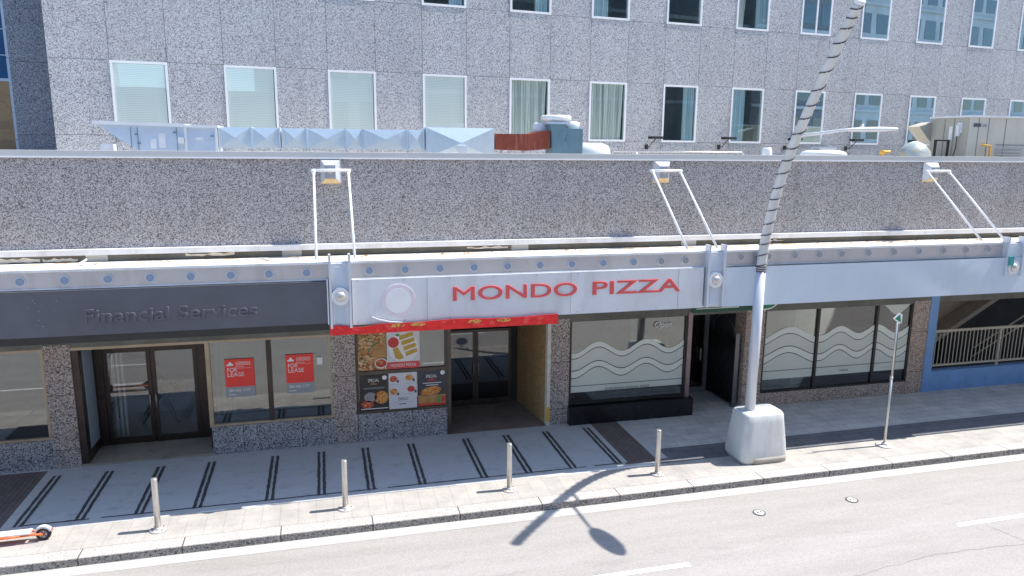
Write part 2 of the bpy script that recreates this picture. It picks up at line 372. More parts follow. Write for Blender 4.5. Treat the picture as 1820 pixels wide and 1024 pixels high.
# ------------------------------------------------------------------ mesh helpers
def wmat(o):
    m = Matrix.Identity(4)
    while o is not None: m = o.matrix_basis @ m; o = o.parent
    return m
class MB:
    def __init__(s): s.v = []; s.f = []; s.mi = []; s.cur = 0; s.sm = []
    def face(s, pts, smooth=False):
        i = len(s.v); s.v += [tuple(p) for p in pts]; s.f.append(tuple(range(i, i+len(pts)))); s.mi.append(s.cur); s.sm.append(smooth); return s
    def box(s, x0, x1, y0, y1, z0, z1):
        i = len(s.v)
        s.v += [(x, y, z) for z in (z0, z1) for y in (y0, y1) for x in (x0, x1)]
        for q in ((0, 2, 3, 1), (4, 5, 7, 6), (0, 1, 5, 4), (2, 6, 7, 3), (0, 4, 6, 2), (1, 3, 7, 5)):
            s.f.append(tuple(i+k for k in q)); s.mi.append(s.cur); s.sm.append(False)
        return s
    def tube(s, pts, r, seg=12, cap=True):
        pts = [Vector(p) for p in pts]; rs = r if isinstance(r, (list, tuple)) else [r]*len(pts)
        i0 = len(s.v); prev = None
        for k, p in enumerate(pts):
            d = (pts[min(k+1, len(pts)-1)] - pts[max(k-1, 0)]).normalized()
            if prev is None:
                a = d.cross(Vector((0, 1, 0)) if abs(d.y) < .9 else Vector((1, 0, 0))).normalized()
            else: a = (prev - d*prev.dot(d)).normalized()
            prev = a; b = d.cross(a)
            for j in range(seg):
                an = 2*PI*j/seg; s.v.append(tuple(p + rs[k]*(math.cos(an)*a + math.sin(an)*b)))
        for k in range(len(pts)-1):
            for j in range(seg):
                s.f.append((i0+k*seg+j, i0+k*seg+(j+1) % seg, i0+(k+1)*seg+(j+1) % seg, i0+(k+1)*seg+j)); s.mi.append(s.cur); s.sm.append(True)
        if cap:
            s.f.append(tuple(i0+j for j in range(seg))[::-1]); s.mi.append(s.cur); s.sm.append(False)
            s.f.append(tuple(i0+(len(pts)-1)*seg+j for j in range(seg))); s.mi.append(s.cur); s.sm.append(False)
        return s
    def cyl(s, a, b, r, seg=20): return s.tube([a, b], r, seg)
    def loft(s, secs, smooth=True, cap=True):
        n = len(secs[0]); i0 = len(s.v)
        for q in secs: s.v += [tuple(p) for p in q]
        for k in range(len(secs)-1):
            for j in range(n):
                s.f.append((i0+k*n+j, i0+k*n+(j+1) % n, i0+(k+1)*n+(j+1) % n, i0+(k+1)*n+j)); s.mi.append(s.cur); s.sm.append(smooth)
        if cap:
            s.f.append(tuple(i0+j for j in range(n))[::-1]); s.mi.append(s.cur); s.sm.append(False)
            s.f.append(tuple(i0+(len(secs)-1)*n+j for j in range(n))); s.mi.append(s.cur); s.sm.append(False)
        return s
    def prism(s, poly, y0, y1):
        """polygon in XZ extruded along Y"""
        i = len(s.v); n = len(poly)
        s.v += [(x, y0, z) for x, z in poly] + [(x, y1, z) for x, z in poly]
        s.f.append(tuple(range(i, i+n))); s.mi.append(s.cur); s.sm.append(False)
        s.f.append(tuple(range(i+2*n-1, i+n-1, -1))); s.mi.append(s.cur); s.sm.append(False)
        for j in range(n):
            s.f.append((i+j, i+n+j, i+n+(j+1) % n, i+(j+1) % n)); s.mi.append(s.cur); s.sm.append(False)
        return s
    def build(s, name, mat, parent=None, bevel=0., local=False):
        me = bpy.data.meshes.new(name)
        vs = [Vector(v) for v in s.v]
        if parent is not None and not local:
            inv = wmat(parent).inverted(); vs = [inv @ v for v in vs]
        me.from_pydata([tuple(v) for v in vs], [], s.f)
        mats = mat if isinstance(mat, (list, tuple)) else [mat]
        for m in mats: me.materials.append(MATS[m])
        me.polygons.foreach_set('material_index', s.mi); me.polygons.foreach_set('use_smooth', s.sm)
        bm = bmesh.new(); bm.from_mesh(me); bmesh.ops.recalc_face_normals(bm, faces=bm.faces)
        if bevel:
            es = [e for e in bm.edges if len(e.link_faces) == 2 and e.calc_face_angle(0) > .7]
            bmesh.ops.bevel(bm, geom=es, offset=bevel, segments=2, affect='EDGES', profile=.7)
        bm.to_mesh(me); bm.free()
        o = bpy.data.objects.new(name, me); COL.objects.link(o)
        if parent is not None: o.parent = parent
        return o
def tag(o, label, cat, group=None):
    o['label'] = label; o['category'] = cat
    if group: o['group'] = group
    return o
def struct(o, kind='structure'): o['kind'] = kind; return o
def thing(name, label, cat, loc=(0, 0, 0), rz=0., group=None):
    o = bpy.data.objects.new(name, None); COL.objects.link(o); o.location = loc; o.rotation_euler = (0, 0, rz)
    o.empty_display_size = .2
    return tag(o, label, cat, group)
def copy_tree(o, parent=None):
    c = o.copy(); COL.objects.link(c); c.parent = parent
    for ch in [x for x in bpy.data.objects if x.parent == o and x != c]: copy_tree(ch, c)
    return c
def text(body, x, z, y, size, mat, parent, name='lettering', ext=.002, align='LEFT', wx=None, shear=0., bevel=0., spacing=1.):
    cu = bpy.data.curves.new('t', 'FONT'); cu.body = body; cu.size = size; cu.extrude = ext; cu.align_x = align
    cu.shear = shear; cu.space_character = spacing; cu.bevel_depth = bevel; cu.resolution_u = 4
    o = bpy.data.objects.new('t', cu); COL.objects.link(o)
    dg = bpy.context.evaluated_depsgraph_get()
    me = bpy.data.meshes.new_from_object(o.evaluated_get(dg)); bpy.data.objects.remove(o); bpy.data.curves.remove(cu)
    xs = [v.co.x for v in me.vertices]; k = 1.
    if wx: k = wx/(max(xs)-min(xs))
    inv = wmat(parent).inverted() if parent else Matrix.Identity(4)
    for v in me.vertices:
        v.co = inv @ Vector((x + v.co.x*k, y - v.co.z, z + v.co.y))
    me.materials.clear(); me.materials.append(MATS[mat])
    r = bpy.data.objects.new(name, me); COL.objects.link(r)
    if parent: r.parent = parent
    return r
def disc(mb, x, y, z, r, t=.01, seg=24, sx=1., sz=1.):
    mb.prism([(x + r*sx*math.cos(2*PI*i/seg), z + r*sz*math.sin(2*PI*i/seg)) for i in range(seg)], y-t, y); return mb

# ------------------------------------------------------------------ ground
struct(MB().box(-300, 300, -300, 300, -.6, -.30).build('ground', 'ground_far'))
struct(MB().box(-70, 90, 1.2, 12.95, -.29, -.15).build('road', 'asphalt'))
struct(MB().box(-70, 90, 12.955, 13.275, -.28, 0.0).build('kerb', 'kerb_granite', bevel=.012))
struct(MB().box(-70, 90, 12.946, 12.9545, -.145, -.012).build('kerb_face_shade', 'kerb_face_shade'))  # thin slab added to carry the painted shade on the kerb's street side
struct(MB().box(-70, 90, 13.275, 17.6, -.28, -.004).build('pavement', 'paver_grey'))
struct(MB().box(-70, 90, -7, 1.2, -.28, 0.0).build('far_pavement', 'slab_border'))
struct(MB().face([(-70, 12.69, -.146), (90, 12.60, -.146), (90, 12.953, -.146), (-70, 12.953, -.146)]).build('gutter', 'gutter_concrete'))
g = MB(); g.face([(-70, 13.276, 0), (90, 13.276, 0), (90, 14.16, 0), (-70, 14.16, 0)])
struct(g.build('paving_strip', 'paver_beige'))
struct(MB().face([(7.22, 14.16, .0005), (90, 14.16, .0005), (90, 14.93, .0005), (7.36, 14.93, .0005)]).build('shade_band', 'paver_shade'))  # deep shade inside the sun edge, put into the paver colour
struct(MB().face([(-5.98, 14.16, .001), (6.42, 14.16, .001), (6.42, 16.96, .001), (-5.98, 16.96, .001)]).build('concrete_slab', 'slab_concrete'))
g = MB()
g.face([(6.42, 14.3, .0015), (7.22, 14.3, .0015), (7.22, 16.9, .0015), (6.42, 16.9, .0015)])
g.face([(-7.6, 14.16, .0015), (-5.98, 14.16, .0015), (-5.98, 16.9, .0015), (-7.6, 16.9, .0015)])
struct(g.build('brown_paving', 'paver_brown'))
g = MB()
g.face([(7.22, 14.4, .002), (7.5, 14.4, .002), (7.5, 16.9, .002), (7.22, 16.9, .002)])
g.face([(6.34, 14.4, .003), (6.5, 14.4, .003), (6.5, 16.9, .003), (6.34, 16.9, .003)])
g.face([(-5.98, 14.3, .003), (-5.78, 14.3, .003), (-5.78, 16.9, .003), (-5.98, 16.9, .003)])
struct(g.build('paving_border', 'slab_border'))
g = MB()
for i, x in enumerate((-5.70, -4.68, -3.65, -2.60, -1.25, -.23, .77, 1.84, 3.17, 4.18, 5.20, 6.28)):
    for dx in (-.056, .056):
        w0 = .062
        n = 26; L_ = []; R_ = []
        for k in range(n+1):
            yy = 14.36 + 2.22*k/n; j = random.uniform(-.007, .007)
            L_.append((x+dx-w0/2+j - .003*(k/n), yy)); R_.append((x+dx+w0/2+random.uniform(-.007, .007), yy))
        for k in range(n):
            g.face([(*L_[k], .006), (*R_[k], .006), (*R_[k+1], .006), (*L_[k+1], .006)])
n = 60
for k in range(n):
    a = -5.7 + 12.0*k/n; b_ = -5.7 + 12.0*(k+1)/n
    if random.random() < .12: continue
    g.face([(a, 14.37+random.uniform(-.008, .008), .0062), (b_, 14.37, .0062), (b_, 14.41, .0062), (a, 14.41+random.uniform(-.01, .01), .0062)])
struct(g.build('paving_joints', 'sealant'))
# slivers of sunlight painted as bright patches where the slab meets the sunlit pavers
g = MB()
def patch(mb, x0, x1, y0, y1, z, n=14):
    for k in range(n):
        a = x0+(x1-x0)*k/n; b_ = x0+(x1-x0)*(k+1)/n
        e = min(1, (k+.5)/2, (n-k-.5)/2)
        mb.face([(a, y0, z), (b_, y0, z), (b_, y0+(y1-y0)*e, z), (a, y0+(y1-y0)*e, z)])
patch(g, 4.4, 7.3, 14.10, 14.19, .006); patch(g, -1.7, -1.2, 14.12, 14.2, .006); patch(g, -2.6, -2.0, 14.14, 14.2, .006)
struct(g.build('sun_patches', 'line_and_sun_white'))
g = MB()
for x0, x1 in ((.1, 6.0), (11.72, 17.6), (23.3, 29.2), (-11.5, -5.6)):
    if x0 == .1: x0 = 3.05
    g.face([(x0, 10.46, -.145), (x1-(0 if x0 > 3.1 or x0 < 0 else 0), 10.45, -.145), (x1, 10.57, -.145), (x0+.06, 10.575, -.145)])
g.face([(-70, 4.0, -.145), (90, 4.0, -.145), (90, 4.12, -.145), (-70, 4.12, -.145)])
struct(g.build('lane_marking', 'line_and_sun_white'))
# cracks in the road
g = MB()
def crack(pts, wd):
    prev = None
    P_ = []
    for (a, b_) in zip(pts, pts[1:]):
        for k in range(14):
            f = k/14; P_.append((a[0]+(b_[0]-a[0])*f+random.uniform(-.02, .02), a[1]+(b_[1]-a[1])*f+random.uniform(-.025, .025)))
    for p, q in zip(P_, P_[1:]):
        d = Vector((q[0]-p[0], q[1]-p[1])); 
        if d.length < 1e-4: continue
        nn = Vector((-d.y, d.x)).normalized()*wd*random.uniform(.4, 1)
        g.face([(p[0]-nn.x, p[1]-nn.y, -.1465), (q[0]-nn.x, q[1]-nn.y, -.1465), (q[0]+nn.x, q[1]+nn.y, -.1465), (p[0]+nn.x, p[1]+nn.y, -.1465)])
crack([(6.2, 9.2), (8.5, 9.5), (10.5, 9.75), (12.6, 9.65), (14.5, 9.5)], .006)
crack([(12.3, 10.4), (12.5, 9.7), (13.0, 9.0)], .005)
crack([(16.5, 12.5), (17.2, 11.8), (18, 11.4)], .005)
crack([(3.2, 11.0), (2.2, 10.9), (1.2, 10.85)], .004)
struct(g.build('road_cracks', 'crack_grey'))

# utility covers
def cover(x, y, label):
    t = thing('utility_cover', label, 'manhole cover', (x, y, -.15), 0, 'small round covers in the road')
    m = MB(); m.tube([(x, y, -.15), (x, y, -.138)], .125, 28); m.build('rim', 'rim', t)
    m = MB(); m.tube([(x, y, -.15), (x, y, -.1355)], .098, 24); m.build('lid', 'steel_base', t)
    m = MB()
    m.tube([(x-.035, y, -.14), (x-.035, y, -.133)], .022, 10); m.tube([(x+.04, y+.01, -.14), (x+.04, y+.01, -.133)], .02, 10); m.build('lifting_hole', 'sealant', t)
cover(8.25, 11.86, 'small round metal cover in the road, the nearer one to the lamp post base')
cover(10.45, 11.89, 'small round metal cover in the road, farther right towards the dashed line')

# ------------------------------------------------------------------ podium building (storefront row)
pod = thing('shop_building', 'low commercial building clad in speckled grey granite with a row of shopfronts', 'building', (0, 17, 0))
MB().box(-16, 42, 17.0, 17.4, 4.82, 6.74).build('upper_wall', 'podium_granite', pod)
m = MB(); m.box(-16, 42, 16.95, 17.45, 6.735, 6.86); m.build('parapet_cap', 'cap_metal', pod)
m = MB(); m.box(-16, 42, 16.94, 16.955, 6.71, 6.742); m.build('cap_drip_edge', 'white_metal', pod)
m = MB(); m.box(-16, 42, 16.86, 17.0, 4.705, 4.825); m.build('ledge', 'lip_white', pod)
m = MB(); m.box(-16, 42, 16.985, 17.4, 2.70, 4.76); m.build('lintel_wall', 'wall_concrete', pod)
for x0, x1, z0, z1 in ((-6.6, -5.7, 4.57, 4.68), (-5.65, -5.0, 4.57, 4.66), (-2.9, -1.9, 4.62, 4.69), (3.3, 4.3, 4.62, 4.69), (11.3, 11.9, 4.62, 4.68)):
    n_ = 9; pl = [(x0+(x1-x0)*k/n_, z0+random.uniform(-.01, .02)) for k in range(n_+1)] + [(x1-(x1-x0)*k/n_, z1-random.uniform(0, .05)) for k in range(n_+1)]
    MB().prism(pl, 16.955, 16.985).build('torn_insulation', 'foam_white', pod)
for x in (-4.85, -.9, 4.4, 8.9): MB().box(x, x+.42, 16.978, 16.985, 4.52, 4.70).build('repair_patch', 'cap_metal', pod)
for (a, b_, mt) in ((-5.86, -5.34, 'pillar_granite'), (.08, .62, 'pillar_granite'), (5.43, 5.94, 'pillar_granite'), (10.95, 11.52, 'pinkish_granite'), (16.36, 16.92, 'pinkish_granite')):
    MB().box(a, b_, 16.97, 17.5, -.05, 2.78).build('pillar', mt, pod)
for (a, b_, zt) in ((-16, -5.86, .66), (-2.62, .08, .66), (.62, 2.80, .69), (11.52, 16.36, .37)):
    MB().box(a, b_, 16.985, 17.3, -.05, zt).build('base_wall', 'plinth_granite' if a < 5 else 'pinkish_granite', pod)
# roof slab
MB().box(-16, 42, 17.4, 22.5, 6.1, 6.3).build('roof', 'membrane', pod)
# rooms behind the glass
m = MB()
m.box(-16, 42, 25.0, 25.2, -.05, 3.2)
m.box(-5.42, -5.34, 17.5, 25, 0, 3); m.box(.25, .35, 17.5, 25, 0, 3); m.box(5.40, 5.48, 19.2, 25, 0, 3); m.box(16.8, 16.9, 17.5, 25, 0, 3)
m.box(-16, 17, 17.45, 25, 3.0, 3.1)
m.build('interior_wall', 'interior_wall', pod)
MB().box(-16, 42, 17.4, 25, -.3, -.006).build('interior_floor', 'interior_floor', pod)
# low back partition panels to give the cafe a pale interior
m = MB(); m.box(13.28, 16.34, 17.42, 17.47, .45, 3); m.build('cafe_partition', 'cafe_wall', pod)
m = MB(); m.box(-5.3, .25, 20.3, 20.4, 0, 3); m.box(-5.3, .25, 17.4, 20.3, -.004, .004); m.build('lobby_lining', 'lobby_pale', pod)
m = MB(); m.box(12.75, 13.2, 17.35, 17.7, .42, 3.0); m.box(8.0, 8.3, 17.9, 18.2, 0, 3); m.build('interior_column', 'cafe_grey', pod)
m = MB(); m.box(11.55, 16.35, 17.35, 18.1, .36, .40); m.box(5.95, 9.2, 17.35, 18.1, .46, .49); m.build('display_shelf', 'interior_dark', pod)
m = MB(); m.box(.35, 2.8, 17.6, 17.65, 0, 3); m.build('menu_backing', 'interior_dark', pod)
for k, (x, w0, h0, mt) in enumerate(((6.2, .3, .06, 'poster_black'), (6.9, .14, .22, 'rim'), (7.4, .35, .08, 'cloth_grey'), (8.1, .16, .18, 'rim'), (8.55, .1, .1, 'poster_black'), (12.4, .3, .1, 'cloth_grey'), (14.2, .3, .12, 'poster_black'))):
    zb = .49 if x < 10 else .40
    mm_ = MB(); mm_.tube([(x, 17.6, zb), (x, 17.6, zb+h0*.6), (x, 17.6, zb+h0)], [w0*.5, w0*.42, w0*.3], 12); o_ = mm_.build('display_item', mt)
    tag(o_, ['low black dish at the left end of the boutique display', 'grey cup beside the left end of the boutique display', 'wide folded grey cloth in the middle of the boutique display', 'round grey pot under the open lettering', 'small black block at the right end of the boutique display', 'grey cloth bundle in the left pane of the cafe window', 'black bundle in the middle pane of the cafe window'][k], 'display item')
m = MB(); m.box(6.2, 8.9, 18.9, 19.0, 0, 3); m.build('boutique_partition', 'cafe_grey', pod)
m = MB()
for k in range(4): m.box(-2.52+.12*k, -2.47+.12*k, 17.4, 17.43, .75, 2.66)
for k in range(3): m.box(-4.95+.1*k-.0, -4.9+.1*k, 18.4, 18.43, .1, 2.3)
m.build('vertical_blind', 'blind_strip', pod)

def window(x0, x1, z0, z1, mull, frame, glass, y=17.02, fw_=.05, depth=.09, proud=.0, mm=None, mw=None, rails=()):
    m = MB(); ya = y-proud-.03; yb = y+depth
    m.box(x0, x1, ya, yb, z1-fw_, z1); m.box(x0, x1, ya, yb, z0, z0+fw_)
    m.box(x0, x0+fw_, ya, yb, z0+fw_, z1-fw_); m.box(x1-fw_, x1, ya, yb, z0+fw_, z1-fw_)
    f = m.build('window', frame, pod)
    mw = mw or fw_
    for x in mull: MB().box(x-mw/2, x+mw/2, ya-.004, yb, z0+fw_, z1-fw_).build('mullion', mm or frame, f)
    for z in rails: MB().box(x0+fw_, x1-fw_, ya-.002, yb, z-mw/2, z+mw/2).build('rail', mm or frame, f)
    MB().box(x0+fw_*.8, x1-fw_*.8, y+.02, y+.03, z0+fw_*.8, z1-fw_*.8).build('pane', glass, f)
    return f
window(-9.3, -5.87, .67, 2.70, [-7.6], 'tan_frame', 'shop_glass')
window(-2.62, .08, .67, 2.70, [-1.31], 'tan_frame', 'shop_glass', mm='bronze', mw=.11)
window(.63, 2.81, .70, 2.74, [], 'bronze_rail', 'shop_glass', fw_=.06, mm='bronze_rail', mw=.1, rails=(1.70,))
wf = window(11.53, 16.36, .37, 2.95, [13.24, 15.17], 'dark_trim', 'cafe_glass', fw_=.05, mw=.07)
wb = window(5.95, 9.22, .49, 2.74, [], 'dark_trim', 'cafe_glass', fw_=.05)

# frosted wave films on the two cafe windows (on the pane's face)
def wave(x, z0, amp, lam, ph): return z0 + amp*math.cos(2*PI*(x-ph)/lam)
def film(parent, x0, x1, ztop, zbot, amp, lam, ph, lines, zline, topwave=None, y=17.035):
    n = int((x1-x0)/.04); m = MB(); gaps = []
    for k in range(n):
        a = x0+(x1-x0)*k/n; b_ = x0+(x1-x0)*(k+1)/n
        m.face([(a, y, zbot), (b_, y, zbot), (b_, y, wave(b_, ztop, amp, lam, ph)), (a, y, wave(a, ztop, amp, lam, ph))])
    if topwave:
        for k in range(n):
            a = x0+(x1-x0)*k/n; b_ = x0+(x1-x0)*(k+1)/n
            if a < topwave[0]: continue
            m.face([(a, y, wave(a, topwave[1], -.16, 1.15, topwave[2])), (b_, y, wave(b_, topwave[1], -.16, 1.15, topwave[2])), (b_, y, 2.9), (a, y, 2.9)])
    m.build('window_film', 'frosted_film', parent)
    m = MB(); mA = m; mB = MB()
    (zl1, a1), (zl2, a2), (zl3, a3) = lines
    for k in range(n):
        m = mA; a = x0+(x1-x0)*k/n; b_ = x0+(x1-x0)*(k+1)/n
        for m, zt, at_, zb, ab in ((m, ztop, amp, zl1+.011, a1), (mB, zl2-.011, a2, zl3+.011, a3)):
            m.face([(a, y-.004, wave(a, zb, ab, lam, ph)), (b_, y-.004, wave(b_, zb, ab, lam, ph)), (b_, y-.004, wave(b_, zt, at_, lam, ph)), (a, y-.004, wave(a, zt, at_, lam, ph))])
    mA.build('wave_band', 'frosted_band', parent); mB.build('wave_band', 'frosted_band', parent)
    m = MB()
    for z, am in lines:
        for k in range(n):
            a = x0+(x1-x0)*k/n; b_ = x0+(x1-x0)*(k+1)/n
            za, zb = wave(a, z, am, lam, ph), wave(b_, z, am, lam, ph)
            m.face([(a, y-.003, za-.011), (b_, y-.003, zb-.011), (b_, y-.003, zb+.011), (a, y-.003, za+.011)])
    m.box(x0, x1, y-.004, y-.002, zline-.008, zline+.008)
    m.build('wave_lines', 'interior_dark', parent)
film(wf, 11.6, 13.18, 2.04, .74, .17, 2.0, 12.35, [(1.86, .17), (1.52, .15), (1.31, .17)], .98)
film(wf, 13.3, 15.12, 2.03, .74, .12, 1.25, 14.0, [(1.85, .13), (1.50, .12), (1.32, .14)], .98)
film(wf, 15.22, 16.3, 2.0, .74, .14, 1.4, 15.2, [(1.80, .15), (1.47, .13), (1.26, .15)], .98, (15.2, 2.56, 15.85))
film(wb, 6.02, 9.15, 1.98, .80, .14, 1.33, 6.75, [(1.84, .14), (1.50, .12), (1.32, .14)], .97)
text('CASUAL', 14.05, .83, 17.0, .085, 'print_line', wf, 'window_lettering', .001)
text('CASUAL', 15.5, .82, 17.0, .075, 'cafe_grey', wf, 'window_lettering', .001)
text('EUROPEAN CASUAL SHOP', 6.95, .82, 17.0, .085, 'print_line', wb, 'window_lettering', .001, wx=1.25)
text('Open', 8.25, 2.42, 17.0, .22, 'sign_white', wb, 'window_lettering', .001, shear=.3)
MB().box(8.95, 9.07, 17.0, 17.004, 1.62, 1.78).build('window_sticker', 'label_white', wb)

# boutique plinth and corner post
MB().box(5.92, 9.40, 16.80, 17.02, -.05, .47).build('plinth', 'black_tile', pod)
m = MB(); m.box(9.22, 9.34, 16.95, 17.1, .45, 2.8); m.box(9.30, 9.36, 17.1, 18.4, .45, .55); m.build('corner_post', 'rose_frame', pod)
MB().box(9.31, 9.33, 17.1, 18.4, .5, 2.8).build('side_pane', 'dark_glass', pod)
# entrance recess 3: floor, door, dark back
MB().box(9.2, 11.0, 16.98, 18.6, -.05, .004).build('recess_floor', 'paver_grey', pod)
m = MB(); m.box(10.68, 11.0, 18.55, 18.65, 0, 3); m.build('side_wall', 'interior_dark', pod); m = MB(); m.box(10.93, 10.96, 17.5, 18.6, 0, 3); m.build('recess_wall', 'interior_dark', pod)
d = MB(); d.box(9.4, 9.48, 18.45, 18.53, 0, 2.7); d.box(10.58, 10.68, 18.42, 18.53, 0, 2.7); d.box(9.48, 10.58, 18.45, 18.53, 0, .18); d.box(9.48, 10.58, 18.45, 18.53, 2.6, 2.7)
d = d.build('door', 'door_grey', pod)
MB().box(9.48, 10.58, 18.48, 18.49, .18, 2.6).build('pane', 'dark_glass', d)
MB().box(10.42, 10.46, 18.38, 18.42, 1.0, 1.35).build('handle', 'steel', d)

# entrance recess 1 (double doors)
MB().box(-5.34, -2.62, 16.95, 18.1, -.05, .05).build('doorstep', 'threshold', pod)
m = MB(); m.box(-5.34, -5.2, 17.0, 18.0, .05, 2.7); m.build('side_wall', 'bronze', pod); m = MB(); m.box(-2.70, -2.62, 17.3, 18.0, .05, 2.7); m.build('recess_wall', 'bronze', pod)
m = MB(); m.box(-5.2, -5.19, 17.25, 17.9, .3, 2.55); m.build('side_pane', 'nb_metal', pod)
m = MB(); m.box(-5.20, -5.02, 17.98, 18.08, .05, 2.75); m.box(-3.0, -2.70, 18.0, 18.08, .05, 2.75); m.box(-5.02, -3.0, 17.98, 18.08, 2.36, 2.75); m.build('door_surround', 'bronze', pod)
def dbl_door(x0, x1, y, z0, z1, n, mat, glass, fwd=.09):
    for k in range(n):
        a = x0+(x1-x0)*k/n+.006; b_ = x0+(x1-x0)*(k+1)/n-.006
        d = MB(); d.box(a, a+fwd, y, y+.05, z0, z1); d.box(b_-fwd, b_, y, y+.05, z0, z1)
        d.box(a+fwd, b_-fwd, y, y+.05, z1-fwd, z1); d.box(a+fwd, b_-fwd, y, y+.05, z0, z0+.15)
        d = d.build('door', mat, pod)
        MB().box(a+fwd*.9, b_-fwd*.9, y+.02, y+.028, z0+.12, z1-.05).build('pane', glass, d)
        hx = b_-.06 if k == 0 else a+.06
        h = MB(); h.cyl((hx, y-.05, z0+.85), (hx, y-.05, z0+1.2), .014, 10); h.cyl((hx, y-.05, z0+.88), (hx, y, z0+.88), .01, 8); h.cyl((hx, y-.05, z0+1.17), (hx, y, z0+1.17), .01, 8)
        h.build('handle', 'steel', d)
dbl_door(-5.02, -3.0, 18.0, .05, 2.36, 2, 'bronze', 'door_glass')
m = MB(); m.box(-5.34, -2.62, 16.99, 17.05, 2.64, 2.70); m.box(-2.66, -2.60, 16.985, 17.06, .66, 2.64); m.build('gold_trim', 'tan_frame', pod)

# entrance recess 2 (brown doors, plywood side)
MB().box(2.81, 5.43, 16.95, 19.0, -.05, .004).build('recess_floor', 'threshold_brick', pod)
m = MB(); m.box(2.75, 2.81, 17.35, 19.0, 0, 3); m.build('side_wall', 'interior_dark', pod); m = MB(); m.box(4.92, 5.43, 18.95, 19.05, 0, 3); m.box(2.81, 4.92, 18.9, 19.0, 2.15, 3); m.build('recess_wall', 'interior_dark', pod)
m = MB(); m.loft([[(5.345, 17.1, z), (5.42, 17.1, z), (5.42, 18.95, z), (5.10, 18.95, z)] for z in (0., 2.8)], False); m.build('plywood_panel', 'plywood', pod)
m = MB(); m.box(5.345, 5.435, 16.94, 17.1, 0, 2.8); m.build('plywood_post', 'foam_white', pod)
m = MB(); m.box(5.343, 5.436, 16.935, 16.94, .12, .5); m.build('lime_mark', 'yellow_pipe', pod)
dbl_door(2.90, 4.90, 18.84, .02, 2.15, 2, 'bronze_rail', 'dark_glass', .07)
m = MB(); m.box(2.80, 2.90, 16.96, 17.1, 0, 2.75); m.build('door_post', 'bronze_rail', pod)

# parkade opening at the right
m = MB(); m.box(16.93, 17.22, 16.96, 17.3, -.05, 3.6); m.build('blue_column', 'blue_paint', pod)
m = MB(); m.box(17.22, 42, 17.0, 17.25, -.05, .60); m.build('blue_wall', 'blue_paint', pod)
m = MB(); m.box(17.2, 42, 19.6, 19.7, .0, 3.2); m.build('parkade_wall', 'tan_wall', pod)
m = MB()
m.prism([(19.6, 1.0), (27, 5.2), (27, -.2), (19.6, -.2)], 19.0, 19.55); m.build('stair_flank', 'ramp_dark', pod)
m = MB(); m.prism([(19.0, .7), (27, 5.24), (27, 5.42), (19.0, .86)], 18.95, 19.58); m.build('stair_stringer', 'rust_trim', pod)
m = MB()
for dz in (0, .28): m.tube([(20.0, 18.2, .55+dz), (24, 18.2, 2.6+dz)], .025, 8)
m.build('stair_handrail', 'rail_cream', pod)
rl = MB(); rl.box(17.24, 42, 17.08, 17.14, 1.76, 1.83); rl.box(17.24, 42, 17.09, 17.13, .72, .78)
for x in (17.26, 19.75, 22.2, 24.7): rl.box(x-.03, x+.03, 17.075, 17.145, .58, 1.76)
x = 17.40
while x < 26: rl.box(x-.010, x+.010, 17.10, 17.12, .78, 1.76); x += .137
tag(rl.build('railing', 'rail_cream'), 'cream metal railing with thin vertical bars on top of the blue parkade wall', 'railing')

# gate
gt = thing('gate', 'black metal bar gate with an arched top standing open in the doorway', 'gate', (10.8, 17.1, 0))
m = MB(); m.box(10.77, 10.83, 17.12, 17.20, .02, 2.05); m.box(10.77, 10.83, 18.48, 18.54, .02, 2.05); m.box(10.78, 10.82, 17.2, 18.48, .06, .12); m.box(10.78, 10.82, 17.2, 18.48, 1.86, 1.9); m.build('frame', 'gate_black', gt)
m = MB()
for k in range(13): m.cyl((10.80, 17.26+k*.094, .12), (10.80, 17.26+k*.094, 1.86), .012, 8)
m.build('bars', 'gate_black', gt)
m = MB(); m.tube([(10.8, 17.16+1.36*k/14, 2.02+.45*math.sin(PI*k/14)) for k in range(15)], .014, 8); m.build('arch', 'rim', gt)
MB().box(10.74, 10.86, 17.08, 17.12, .0, 2.1).build('edge_post', 'rim', gt)

# ------------------------------------------------------------------ canopy
can = thing('canopy', 'long flat street canopy with round lights, hung on white rods from the granite wall', 'canopy', (0, 14.2, 3.5))
MB().box(-16, 42, 14.32, 16.98, 3.56, 3.64).build('soffit', 'soffit', can)
MB().box(-16, 42, 14.51, 16.93, 4.40, 4.555).build('deck', 'debris', can)
m = MB(); m.box(-16, 42, 14.19, 14.5, 4.785, 4.83); m.box(-16, 42, 14.46, 14.5, 4.49, 4.785); m.build('flashing', 'lip_white', can)
m = MB(); m.box(-16, 42, 14.22, 14.3, 4.50, 4.785); m.build('light_band', 'alu_band', can)
m = MB(); m.box(-16, 42, 14.2, 14.26, 4.475, 4.50); m.build('band_trim', 'lip_white', can)
m = MB(); m.box(-16, 42, 14.24, 14.32, 3.56, 4.475); m.build('fascia', 'board_white', can)
m = MB(); m.box(-16, .05, 14.17, 14.24, 3.50, 3.64); m.build('dark_skirt', 'dark_trim', can)
LX = [-5.81, -5.12, -4.43, -3.74, -3.05, -2.37, -1.68, -1.01, -.33, .84] + [1.53+.69*k for k in range(8)] + [7.0, 7.57, 8.91, 9.6, 10.28, 10.92, 11.52, 12.24, 12.95, 13.65, 14.36, 15.02, 15.69, 17.4, 18.1]
first = None; grey_lens = None
